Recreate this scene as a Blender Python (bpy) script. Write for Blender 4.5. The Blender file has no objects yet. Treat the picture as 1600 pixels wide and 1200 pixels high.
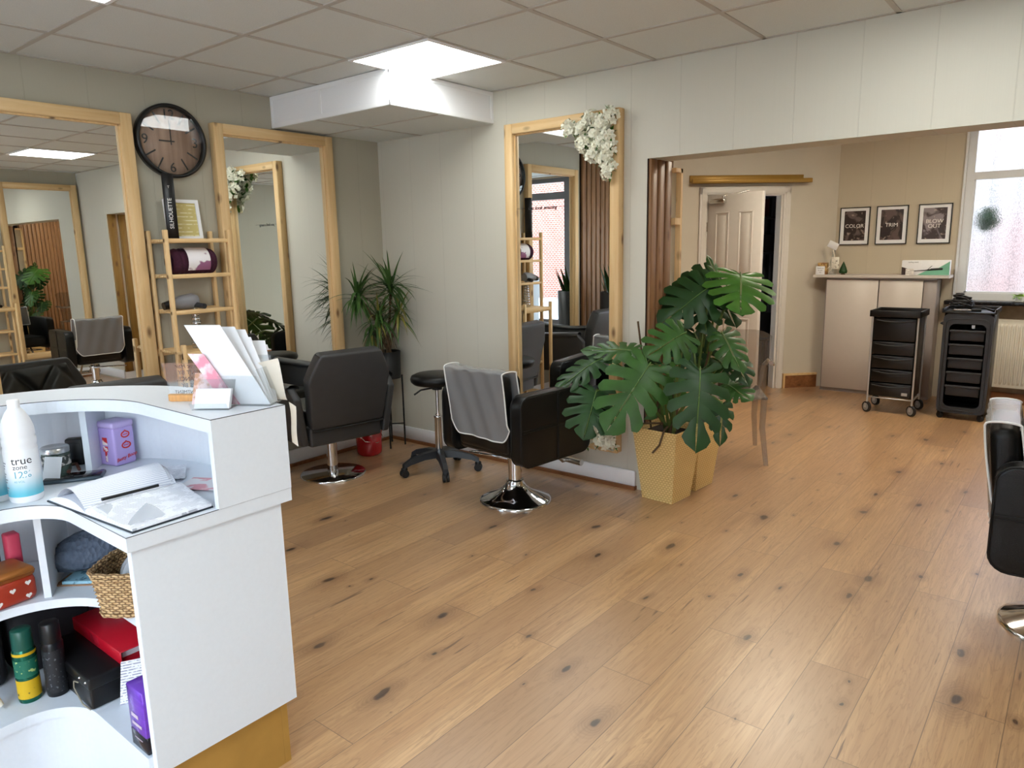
import bpy, bmesh, math, random
from mathutils import Vector, Matrix
random.seed(7)
scene = bpy.context.scene
COL = scene.collection
PI = math.pi

# ------------------------------------------------------------------ camera
F_PX = 1126.37
yaw, pitch, roll = -0.677058, 0.186498, -0.0202555
fw = Vector((math.sin(yaw)*math.cos(pitch), math.cos(yaw)*math.cos(pitch), -math.sin(pitch)))
rt = Vector((math.cos(yaw), -math.sin(yaw), 0))
up = rt.cross(fw)
r2 = math.cos(roll)*rt + math.sin(roll)*up
u2 = -math.sin(roll)*rt + math.cos(roll)*up
cd = bpy.data.cameras.new('camera'); cam = bpy.data.objects.new('camera', cd); COL.objects.link(cam)
cd.sensor_width = 36.0; cd.lens = F_PX/1600*36.0; cd.clip_start = .05; cd.clip_end = 200
M = Matrix((r2, u2, -fw)).transposed().to_4x4(); M.translation = Vector((4.29695, -3.79307, 1.48182))
cam.matrix_world = M
scene.camera = cam

# ------------------------------------------------------------------ world, exposure
w = bpy.data.worlds.new('overcast_sky'); scene.world = w; w.use_nodes = True
nt = w.node_tree; nt.nodes.clear()
o_ = nt.nodes.new('ShaderNodeOutputWorld'); b_ = nt.nodes.new('ShaderNodeBackground')
tc = nt.nodes.new('ShaderNodeTexCoord'); sp = nt.nodes.new('ShaderNodeSeparateXYZ')
rp = nt.nodes.new('ShaderNodeValToRGB')
rp.color_ramp.elements[0].position = 0.0; rp.color_ramp.elements[0].color = (.84, .93, 1, 1)
rp.color_ramp.elements[1].position = .8; rp.color_ramp.elements[1].color = (.60, .78, 1, 1)
nt.links.new(tc.outputs['Generated'], sp.inputs[0]); nt.links.new(sp.outputs['Z'], rp.inputs[0])
nt.links.new(rp.outputs[0], b_.inputs[0]); b_.inputs[1].default_value = 12.0
nt.links.new(b_.outputs[0], o_.inputs[0])
scene.view_settings.view_transform = 'Standard'; scene.view_settings.look = 'None'
scene.view_settings.gamma = 1.0; scene.view_settings.use_curve_mapping = False
scene.view_settings.exposure = 0.0
PANEL = 13.5        # ceiling panel radiance
def portal(name, loc, rx, rz, sx, sy):
    l = bpy.data.lights.new(name, 'AREA'); l.shape = 'RECTANGLE'; l.size = sx; l.size_y = sy
    l.cycles.is_portal = True
    o = bpy.data.objects.new(name, l); COL.objects.link(o); o.location = loc; o.rotation_euler = (rx, 0, rz)
portal('shop_window_portal', (2.9, -5.02, 1.25), PI/2, 0, 4.9, 2.5)
portal('back_window_portal', (4.0, 4.10, 1.7), PI/2, PI, 1.5, 1.6)

# ------------------------------------------------------------------ mesh builder
class MB:
    def __init__(s): s.v = []; s.f = []; s.mi = []; s.sm = []
    def add(s, vs, fs, m=0, smooth=False):
        k = len(s.v); s.v += [tuple(v) for v in vs]
        for f in fs: s.f.append(tuple(i+k for i in f)); s.mi.append(m); s.sm.append(smooth)
        return s
    def box(s, x0, x1, y0, y1, z0, z1, m=0):
        v = [(x, y, z) for z in (z0, z1) for y in (y0, y1) for x in (x0, x1)]
        return s.add(v, [(0,2,3,1),(4,5,7,6),(0,1,5,4),(2,6,7,3),(0,4,6,2),(1,3,7,5)], m)
    def rbox(s, x0, x1, y0, y1, z0, z1, r=.01, seg=2, m=0, mat=None, smooth=True):
        bm = bmesh.new(); bmesh.ops.create_cube(bm, size=1)
        for v in bm.verts: v.co = Vector(((x0+x1)/2+v.co.x*(x1-x0), (y0+y1)/2+v.co.y*(y1-y0), (z0+z1)/2+v.co.z*(z1-z0)))
        bmesh.ops.bevel(bm, geom=bm.edges[:], offset=r, segments=seg, profile=.5, affect='EDGES')
        s.addbm(bm, m, smooth, mat); return s
    def addbm(s, bm, m=0, smooth=True, mat=None):
        bm.verts.index_update()
        vs = [(mat @ v.co if mat else v.co) for v in bm.verts]
        s.add(vs, [[v.index for v in f.verts] for f in bm.faces], m, smooth); bm.free()
    def xf(s, mat, start=0):
        for i in range(start, len(s.v)): s.v[i] = tuple(mat @ Vector(s.v[i]))
        return s
    def prism(s, poly, z0, z1, m=0, smooth=False):
        n = len(poly); v = [(x, y, z0) for x, y in poly]+[(x, y, z1) for x, y in poly]
        a = sum(poly[i][0]*poly[(i+1)%n][1]-poly[(i+1)%n][0]*poly[i][1] for i in range(n))
        f = [tuple(range(n))[::-1], tuple(range(n, 2*n))]+[(i, (i+1)%n, (i+1)%n+n, i+n) for i in range(n)]
        if a < 0: f = [q[::-1] for q in f]
        k = len(s.f); s.add(v, f, m)
        if smooth:
            for i in range(k+2, len(s.f)): s.sm[i] = True
        return s
    def plate(s, pts, o, a, b, c, t, m=0):
        """flat outline pts (x,y) in axes a,b at origin o, thickness t along c"""
        n = len(pts); o = Vector(o); a = Vector(a); b = Vector(b); c = Vector(c)
        v = [o+a*x+b*y for x, y in pts]+[o+a*x+b*y+c*t for x, y in pts]
        f = [tuple(range(n))[::-1], tuple(range(n, 2*n))]+[(i, (i+1)%n, (i+1)%n+n, i+n) for i in range(n)]
        return s.add(v, f, m)
    def lathe(s, prof, c=(0,0,0), n=24, m=0, smooth=True, caps=True):
        v = []; f = []; K = len(prof)
        for r, z in prof:
            for i in range(n): v.append((c[0]+r*math.cos(2*PI*i/n), c[1]+r*math.sin(2*PI*i/n), c[2]+z))
        for k in range(K-1):
            for i in range(n): f.append((k*n+i, k*n+(i+1)%n, (k+1)*n+(i+1)%n, (k+1)*n+i))
        s.add(v, f, m, smooth)
        if caps and prof[0][0] > 1e-4: s.add(v[:n], [tuple(range(n))[::-1]], m)
        if caps and prof[-1][0] > 1e-4: s.add(v[-n:], [tuple(range(n))], m)
        return s
    def tube(s, path, r, n=8, m=0, closed=False, smooth=True):
        P = [Vector(p) for p in path]; K = len(P); rr = r if isinstance(r, (list, tuple)) else [r]*K
        v = []; f = []; prev = None
        for k in range(K):
            if closed: t = P[(k+1)%K]-P[k-1]
            else: t = P[min(k+1, K-1)]-P[max(k-1, 0)]
            t.normalize()
            if prev is None:
                a = Vector((0,0,1)) if abs(t.z) < .9 else Vector((1,0,0)); a = (a-t*a.dot(t)).normalized()
            else: a = (prev-t*prev.dot(t)).normalized()
            prev = a; b = t.cross(a)
            for i in range(n): v.append(P[k]+rr[k]*(math.cos(2*PI*i/n)*a+math.sin(2*PI*i/n)*b))
        for k in range(K if closed else K-1):
            q = (k+1) % K
            for i in range(n): f.append((k*n+i, k*n+(i+1)%n, q*n+(i+1)%n, q*n+i))
        s.add(v, f, m, smooth)
        if not closed: s.add(v[:n], [tuple(range(n))[::-1]], m); s.add(v[-n:], [tuple(range(n))], m)
        return s
    def cyl(s, p0, p1, r, n=16, m=0): return s.tube([p0, p1], r, n, m)
    def grid(s, fn, nu, nv, m=0, smooth=True):
        v = [fn(i/nu, j/nv) for j in range(nv+1) for i in range(nu+1)]
        f = [(j*(nu+1)+i, j*(nu+1)+i+1, (j+1)*(nu+1)+i+1, (j+1)*(nu+1)+i) for j in range(nv) for i in range(nu)]
        return s.add(v, f, m, smooth)
    def ball(s, c, r, n=12, m=0, sz=1.0):
        return s.lathe([(max(r*math.sin(PI*k/n), .00005), -r*sz*math.cos(PI*k/n)) for k in range(n+1)], c, 2*n, m)
    def strap(s, base, d, L, w, droop, m=0, n=6, twist=0):
        """a narrow arching leaf"""
        base = Vector(base); d = Vector(d).normalized()
        side = d.cross(Vector((0,0,1)))
        side = side.normalized() if side.length > .05 else Vector((1,0,0))
        v = []; p = base.copy(); dd = d.copy()
        for k in range(n+1):
            t = k/n; ww = w*(min(1, .45+2.2*t) if t < .35 else max(.02, (1-t)/.65))*.5
            nn = side.cross(dd).normalized()
            v += [p-side*ww, p-nn*ww*.3, p+side*ww]
            dd = (dd+Vector((0,0,-droop/n))).normalized(); p = p+dd*(L/n)
        f = []
        for k in range(n):
            a = 3*k; f += [(a, a+1, a+4, a+3), (a+1, a+2, a+5, a+4)]
        return s.add(v, f, m, True)
    def mesh(s, name, mats):
        me = bpy.data.meshes.new(name); me.from_pydata(s.v, [], s.f)
        for mm in (mats if isinstance(mats, (list, tuple)) else [mats]): me.materials.append(mm)
        me.polygons.foreach_set('material_index', s.mi); me.polygons.foreach_set('use_smooth', s.sm); me.update()
        return me

FR = {}      # thing name -> world-to-local matrix
def frame(loc, rz=0): return Matrix.Translation(Vector(loc)) @ Matrix.Rotation(rz, 4, 'Z')
def tag(o, label=None, cat=None, group=None, kind=None):
    if label: o['label'] = label
    if cat: o['category'] = cat
    if group: o['group'] = group
    if kind: o['kind'] = kind
    return o
def thing(name, label, cat, loc=(0,0,0), rz=0, group=None):
    o = bpy.data.objects.new(name, None); COL.objects.link(o); o.empty_display_size = .05
    o.location = loc; o.rotation_euler = (0, 0, rz); FR[o.name] = frame(loc, rz).inverted()
    return tag(o, label, cat, group)
def part(name, mb, mats, parent, world=False, label=None, smooth_angle=None):
    if world:
        r = parent
        while r.parent: r = r.parent
        mb.xf(FR[r.name])
    o = bpy.data.objects.new(name, mb.mesh(name, mats)); COL.objects.link(o); o.parent = parent
    if label: o['label'] = label
    return o
def solo(name, mb, mats, label, cat, loc=None, group=None, kind=None):
    """a thing that is a single mesh; geometry given in world coordinates"""
    if loc is None:
        xs = [v[0] for v in mb.v]; ys = [v[1] for v in mb.v]; zs = [v[2] for v in mb.v]
        loc = ((min(xs)+max(xs))/2, (min(ys)+max(ys))/2, min(zs))
    mb.xf(Matrix.Translation(-Vector(loc)))
    o = bpy.data.objects.new(name, mb.mesh(name, mats)); COL.objects.link(o); o.location = loc
    FR[o.name] = frame(loc).inverted()
    return tag(o, label, cat, group, kind)
def struct(name, mb, mats, parent=None):
    o = bpy.data.objects.new(name, mb.mesh(name, mats)); COL.objects.link(o)
    if parent: o.parent = parent
    else: o['kind'] = 'structure'
    FR.setdefault(o.name, Matrix.Identity(4))
    return o
def dup(root, loc, rz=0, label=None, group=None):
    r = root.copy(); COL.objects.link(r); r.location = loc; r.rotation_euler = (0, 0, rz)
    FR[r.name] = frame(loc, rz).inverted()
    if label: r['label'] = label
    if group: r['group'] = group
    for ch in list(root.children):
        c = ch.copy(); COL.objects.link(c); c.parent = r
        for g in ch.children:
            q = g.copy(); COL.objects.link(q); q.parent = c
    return r
def text_mb(body, size, o, right, upv, ext=.0008, align='CENTER', shear=0.0, sx=1.0):
    cu = bpy.data.curves.new('txt', 'FONT'); cu.body = body; cu.size = size; cu.extrude = ext
    cu.align_x = align; cu.align_y = 'CENTER'; cu.shear = shear; cu.resolution_u = 3
    ob = bpy.data.objects.new('txt', cu); me = bpy.data.meshes.new_from_object(ob)
    R = Vector(right).normalized(); U = Vector(upv).normalized(); N = R.cross(U); o = Vector(o)
    mb = MB(); mb.add([o+R*v.co.x*sx+U*v.co.y+N*v.co.z for v in me.vertices], [tuple(p.vertices) for p in me.polygons])
    bpy.data.objects.remove(ob); bpy.data.meshes.remove(me); bpy.data.curves.remove(cu)
    return mb
def merge(*mbs):
    r = MB()
    for i, m in enumerate(mbs): r.add(m.v, m.f, 0)
    return r

# ------------------------------------------------------------------ materials
def srgb(r, g, b):
    f = lambda c: (c/255/12.92 if c/255 <= .04045 else ((c/255+.055)/1.055)**2.4)
    return (f(r), f(g), f(b), 1)
def mat(name, col, rough=.5, metal=0, noise=0, nscale=20, bump=0, bscale=60, alpha=1, spec=.5, stretch=(1,1,1), emit=0, coat=0, trans=0, ior=1.45):
    m = bpy.data.materials.new(name); m.use_nodes = True; t = m.node_tree; p = t.nodes['Principled BSDF']
    p.inputs['Base Color'].default_value = col; p.inputs['Roughness'].default_value = rough
    p.inputs['Metallic'].default_value = metal; p.inputs['Alpha'].default_value = alpha
    p.inputs['Specular IOR Level'].default_value = spec; p.inputs['Coat Weight'].default_value = coat
    p.inputs['Transmission Weight'].default_value = trans; p.inputs['IOR'].default_value = ior
    if emit: p.inputs['Emission Color'].default_value = col; p.inputs['Emission Strength'].default_value = emit
    if noise or bump:
        c = t.nodes.new('ShaderNodeTexCoord'); mp = t.nodes.new('ShaderNodeMapping'); mp.inputs['Scale'].default_value = stretch
        t.links.new(c.outputs['Object'], mp.inputs[0])
        if noise:
            n = t.nodes.new('ShaderNodeTexNoise'); n.inputs['Scale'].default_value = nscale; n.inputs['Detail'].default_value = 4
            r = t.nodes.new('ShaderNodeMapRange'); r.inputs['From Min'].default_value = .3; r.inputs['From Max'].default_value = .7
            r.inputs['To Min'].default_value = 1-noise; r.inputs['To Max'].default_value = 1+noise
            x = t.nodes.new('ShaderNodeVectorMath'); x.operation = 'SCALE'; x.inputs[0].default_value = col[:3]
            t.links.new(mp.outputs[0], n.inputs[0]); t.links.new(n.outputs[0], r.inputs[0])
            t.links.new(r.outputs[0], x.inputs['Scale']); t.links.new(x.outputs[0], p.inputs['Base Color'])
        if bump:
            n = t.nodes.new('ShaderNodeTexNoise'); n.inputs['Scale'].default_value = bscale; n.inputs['Detail'].default_value = 3
            b = t.nodes.new('ShaderNodeBump'); b.inputs['Strength'].default_value = bump; b.inputs['Distance'].default_value = .004
            t.links.new(mp.outputs[0], n.inputs[0]); t.links.new(n.outputs[0], b.inputs['Height']); t.links.new(b.outputs[0], p.inputs['Normal'])
    return m
class NT:
    """tiny node helper"""
    def __init__(s, m): s.t = m.node_tree; s.p = s.t.nodes['Principled BSDF']
    def n(s, typ, **kw):
        n = s.t.nodes.new(typ)
        for k, v in kw.items(): setattr(n, k, v)
        return n
    def l(s, a, b): s.t.links.new(a, b)
    def math(s, op, a, b=None, c=None):
        n = s.n('ShaderNodeMath', operation=op)
        for i, q in enumerate((a, b, c)):
            if q is None: continue
            if isinstance(q, (int, float)): n.inputs[i].default_value = q
            else: s.l(q, n.inputs[i])
        return n.outputs[0]
    def mix(s, fac, a, b, blend='MIX'):
        n = s.n('ShaderNodeMix', data_type='RGBA', blend_type=blend)
        for sock, q in ((n.inputs['Factor'], fac), (n.inputs[6], a), (n.inputs[7], b)):
            if isinstance(q, (int, float)): sock.default_value = q
            elif isinstance(q, tuple): sock.default_value = q
            else: s.l(q, sock)
        return n.outputs[2]
    def mr(s, v, a, b, c=0, d=1, smooth=False):
        n = s.n('ShaderNodeMapRange'); s.l(v, n.inputs[0])
        if smooth: n.interpolation_type = 'SMOOTHSTEP'
        for i, q in enumerate((a, b, c, d)): n.inputs[i+1].default_value = q
        return n.outputs[0]
    def pos(s, scale=(1,1,1), loc=(0,0,0)):
        c = s.n('ShaderNodeTexCoord'); m = s.n('ShaderNodeMapping'); m.inputs['Scale'].default_value = scale; m.inputs['Location'].default_value = loc
        s.l(c.outputs['Object'], m.inputs[0]); return m.outputs[0]
    def noise(s, vec, scale, detail=4, rough=.5, w=None, dist=0):
        n = s.n('ShaderNodeTexNoise'); n.inputs['Scale'].default_value = scale; n.inputs['Detail'].default_value = detail
        n.inputs['Roughness'].default_value = rough; n.inputs['Distortion'].default_value = dist
        if w is not None: n.noise_dimensions = '4D'; s.l(w, n.inputs['W'])
        s.l(vec, n.inputs['Vector']); return n.outputs[0]
    def bump(s, h, strength, dist=.003):
        b = s.n('ShaderNodeBump'); b.inputs['Strength'].default_value = strength; b.inputs['Distance'].default_value = dist
        s.l(h, b.inputs['Height']); s.l(b.outputs[0], s.p.inputs['Normal'])

def floor_material():
    m = mat('oak_plank_floor', (1,1,1,1), .42, coat=.85); N = NT(m)
    N.p.inputs['Coat Roughness'].default_value = .34; N.p.inputs['Coat IOR'].default_value = 1.6
    c = N.n('ShaderNodeTexCoord'); sx = N.n('ShaderNodeSeparateXYZ'); N.l(c.outputs['Object'], sx.inputs[0])
    cb = N.n('ShaderNodeCombineXYZ'); N.l(sx.outputs['Y'], cb.inputs[0]); N.l(N.math('ADD', sx.outputs['X'], -3.833+.194*40), cb.inputs[1])
    br = N.n('ShaderNodeTexBrick'); br.offset = .37; br.offset_frequency = 2; br.squash = 1
    br.inputs['Scale'].default_value = 1; br.inputs['Brick Width'].default_value = 1.29; br.inputs['Row Height'].default_value = .194
    br.inputs['Mortar Size'].default_value = .0015; br.inputs['Mortar Smooth'].default_value = .3
    br.inputs['Color1'].default_value = (0,0,0,1); br.inputs['Color2'].default_value = (1,1,1,1); br.inputs['Mortar'].default_value = (.5,.5,.5,1)
    N.l(cb.outputs[0], br.inputs[0])
    rnd = N.n('ShaderNodeSeparateColor'); N.l(br.outputs['Color'], rnd.inputs[0]); rv = rnd.outputs[0]
    w = N.math('MULTIPLY', rv, 37.0)
    g1 = N.noise(N.pos((9, .9, 1)), 1.6, 5, .55, w, .6)
    g2 = N.noise(N.pos((60, 2.2, 1)), 1.5, 4, .6, w, .3)
    g3 = N.noise(N.pos((2.2, .55, 1)), 1.3, 3, .5, w)
    col = N.mix(N.mr(g1, .3, .72), srgb(176,132,88), srgb(212,172,124))
    col = N.mix(N.mr(g3, .35, .75, 0, .55), col, srgb(166,134,108))
    col = N.mix(N.mr(g2, .40, .70, 0, .6), col, srgb(138,102,70))
    col = N.mix(N.mr(rv, 0, 1, 0, .5), col, srgb(200,156,108))
    col = N.mix(N.mr(rv, .5, 1, 0, .6), col, srgb(142,108,80))
    # growth rings round the knots
    v = N.n('ShaderNodeTexVoronoi', voronoi_dimensions='2D'); v.inputs['Randomness'].default_value = .95; v.inputs['Scale'].default_value = 1
    dn = N.n('ShaderNodeVectorMath', operation='ADD'); nz = N.n('ShaderNodeTexNoise'); nz.inputs['Scale'].default_value = 9; nz.inputs['Detail'].default_value = 3
    sc = N.n('ShaderNodeVectorMath', operation='SCALE'); sc.inputs['Scale'].default_value = .19
    pv = N.pos((4.6, 2.2, 1)); N.l(c.outputs['Object'], nz.inputs[0]); N.l(nz.outputs['Color'], sc.inputs[0]); N.l(pv, dn.inputs[0]); N.l(sc.outputs[0], dn.inputs[1]); N.l(dn.outputs[0], v.inputs[0])
    d = v.outputs['Distance']
    rc = N.n('ShaderNodeSeparateColor'); N.l(v.outputs['Color'], rc.inputs[0])
    size = N.math('MULTIPLY', N.math('POWER', rc.outputs[0], 2.2), .125)
    k = N.math('SUBTRACT', 1.0, N.math('MINIMUM', N.math('DIVIDE', d, N.math('MAXIMUM', size, .001)), 1.0))
    halo = N.math('SUBTRACT', 1.0, N.math('MINIMUM', N.math('DIVIDE', d, N.math('MAXIMUM', N.math('MULTIPLY', size, 3.6), .001)), 1.0))
    ring = N.mr(N.math('SINE', N.math('MULTIPLY', d, 170)), -1, 1, 0, .35)
    col = N.mix(N.math('MULTIPLY', ring, N.mr(halo, 0, .6)), col, srgb(140,96,58))
    col = N.mix(N.mr(halo, .15, 1, 0, .62), col, srgb(122,88,62))
    col = N.mix(N.mr(k, .12, .6, 0, .93, True), col, srgb(52,36,28))
    ct = N.mr(N.math('ABSOLUTE', N.math('SUBTRACT', N.math('FRACT', N.math('MULTIPLY', g1, 13.0)), .5)), .0, .16, .38, 0)
    col = N.mix(ct, col, srgb(134,96,62))
    # short dark splits along the grain
    s1 = N.noise(N.pos((26, 1.5, 1)), 2.2, 2, .4, w)
    col = N.mix(N.mr(s1, .69, .73, 0, .8), col, srgb(92,62,42))
    col = N.mix(N.mr(br.outputs['Fac'], 0, 1, 0, .75), col, srgb(84,58,40))
    N.l(col, N.p.inputs['Base Color'])
    N.l(N.mr(g2, .3, .7, .30, .42), N.p.inputs['Roughness'])
    h = N.math('SUBTRACT', N.math('MULTIPLY', g2, .25), N.math('MULTIPLY', br.outputs['Fac'], .8))
    N.bump(h, .25, .002)
    return m
def wall_material(name, col, axis, step, off, fine=240):
    """vertical tongue and groove boards under paint"""
    m = mat(name, col, .62); N = NT(m)
    c = N.n('ShaderNodeTexCoord'); sx = N.n('ShaderNodeSeparateXYZ'); N.l(c.outputs['Object'], sx.inputs[0])
    a = N.math('FRACT', N.math('MULTIPLY', N.math('ADD', sx.outputs[axis], off), 1/step))
    g = N.math('SUBTRACT', 1.0, N.mr(N.math('ABSOLUTE', N.math('SUBTRACT', a, .5)), 0, .012, 0, 1))
    st = (fine, 2, .8) if axis == 'X' else (2, fine, .8)
    f = N.noise(N.pos(st), 1, 2)
    cc = N.mix(N.mr(g, 0, 1, 0, .22), col, tuple(x*.62 for x in col[:3])+(1,))
    cc = N.mix(N.mr(f, .35, .7, 0, .10), cc, tuple(x*.82 for x in col[:3])+(1,))
    N.l(cc, N.p.inputs['Base Color'])
    N.bump(N.math('SUBTRACT', N.math('MULTIPLY', f, .12), g), .35, .003)
    return m
def pine(name, c1, c2, axis=2, rough=.5):
    m = mat(name, c1, rough); N = NT(m)
    st = [34, 34, 34]; st[axis] = 1.6
    g = N.noise(N.pos(tuple(st)), 1, 5, .6, None, .5)
    g2 = N.noise(N.pos(tuple(x*.25 for x in st)), 1, 2)
    col = N.mix(N.mr(g, .35, .7), c1, c2); col = N.mix(N.mr(g2, .4, .7, 0, .35), col, tuple(x*.8 for x in c2[:3])+(1,))
    v = N.n('ShaderNodeTexVoronoi'); v.inputs['Scale'].default_value = 1; ks = [10, 10, 10]; ks[axis] = 4.2; N.l(N.pos(tuple(ks)), v.inputs[0])
    col = N.mix(N.mr(v.outputs['Distance'], .07, .19, .85, 0), col, srgb(96,58,28)); N.l(col, N.p.inputs['Base Color'])
    return m
def weave_material(name, c1, c2, sx_=90, sz_=130, strength=.6):
    m = mat(name, c1, .5); N = NT(m)
    c = N.n('ShaderNodeTexCoord'); sx = N.n('ShaderNodeSeparateXYZ'); N.l(c.outputs['Object'], sx.inputs[0])
    h = N.math('ADD', sx.outputs['X'], sx.outputs['Y'])
    zr = N.math('MULTIPLY', sx.outputs['Z'], sz_)
    row = N.math('FLOOR', N.math('DIVIDE', zr, PI))
    ph = N.math('MULTIPLY', N.math('MODULO', row, 2), PI/2)
    a = N.math('ABSOLUTE', N.math('SINE', N.math('ADD', N.math('MULTIPLY', h, sx_), ph)))
    b = N.math('ABSOLUTE', N.math('SINE', zr))
    w = N.math('MULTIPLY', a, b)
    N.l(N.mix(N.mr(w, 0, .6), c2, c1), N.p.inputs['Base Color']); N.bump(w, strength, .004)
    return m
def slip(name, transp, gloss_rough, tint, ior=1.45, body=None, bodyfac=0):
    """thin clear sheet: lets the view straight through, reflects by Fresnel"""
    m = bpy.data.materials.new(name); m.use_nodes = True; t = m.node_tree; t.nodes.clear()
    o = t.nodes.new('ShaderNodeOutputMaterial'); tr = t.nodes.new('ShaderNodeBsdfTransparent'); gl = t.nodes.new('ShaderNodeBsdfGlossy')
    mx = t.nodes.new('ShaderNodeMixShader')
    ge = t.nodes.new('ShaderNodeNewGeometry'); dt = t.nodes.new('ShaderNodeVectorMath'); dt.operation = 'DOT_PRODUCT'
    t.links.new(ge.outputs['Normal'], dt.inputs[0]); t.links.new(ge.outputs['Incoming'], dt.inputs[1])
    def mm(op, a, b):
        n = t.nodes.new('ShaderNodeMath'); n.operation = op
        for i, q in enumerate((a, b)):
            if isinstance(q, (int, float)): n.inputs[i].default_value = q
            elif q is not None: t.links.new(q, n.inputs[i])
        return n.outputs[0]
    f0 = ((ior-1)/(ior+1))**2
    fres = mm('ADD', mm('MULTIPLY', mm('POWER', mm('SUBTRACT', 1.0, mm('ABSOLUTE', dt.outputs['Value'], None)), 5.0), 1-f0), f0)
    tr.inputs[0].default_value = tint; gl.inputs['Roughness'].default_value = gloss_rough
    t.links.new(fres, mx.inputs[0]); t.links.new(gl.outputs[0], mx.inputs[2])
    src = tr.outputs[0]
    if body:
        df = t.nodes.new('ShaderNodeBsdfDiffuse'); df.inputs[0].default_value = body; m2 = t.nodes.new('ShaderNodeMixShader'); m2.inputs[0].default_value = bodyfac
        t.links.new(src, m2.inputs[1]); t.links.new(df.outputs[0], m2.inputs[2]); src = m2.outputs[0]
    t.links.new(src, mx.inputs[1]); t.links.new(mx.outputs[0], o.inputs[0])
    return m
def two_tone(name, c1, c2, scale, a=.45, b=.55, rough=.5, stretch=(1,1,1), detail=3):
    m = mat(name, c1, rough); N = NT(m)
    N.l(N.mix(N.mr(N.noise(N.pos(stretch), scale, detail), a, b), c1, c2), N.p.inputs['Base Color']); return m
def lines_material(name, paper, ink, axis, step, duty=.18, mask=8.0, amount=.8, rough=.6):
    """printed or hand-written rows of ink along a page"""
    m = mat(name, paper, rough); N = NT(m)
    c = N.n('ShaderNodeTexCoord'); sx = N.n('ShaderNodeSeparateXYZ'); N.l(c.outputs['Object'], sx.inputs[0])
    a = N.math('FRACT', N.math('MULTIPLY', sx.outputs[axis], 1/step))
    ln = N.math('LESS_THAN', a, duty)
    f = ln if not mask else N.math('MULTIPLY', ln, N.mr(N.noise(N.pos((1,1,1)), mask, 3), .42, .5))
    N.l(N.mix(N.math('MULTIPLY', f, amount), paper, ink), N.p.inputs['Base Color']); return m

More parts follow.
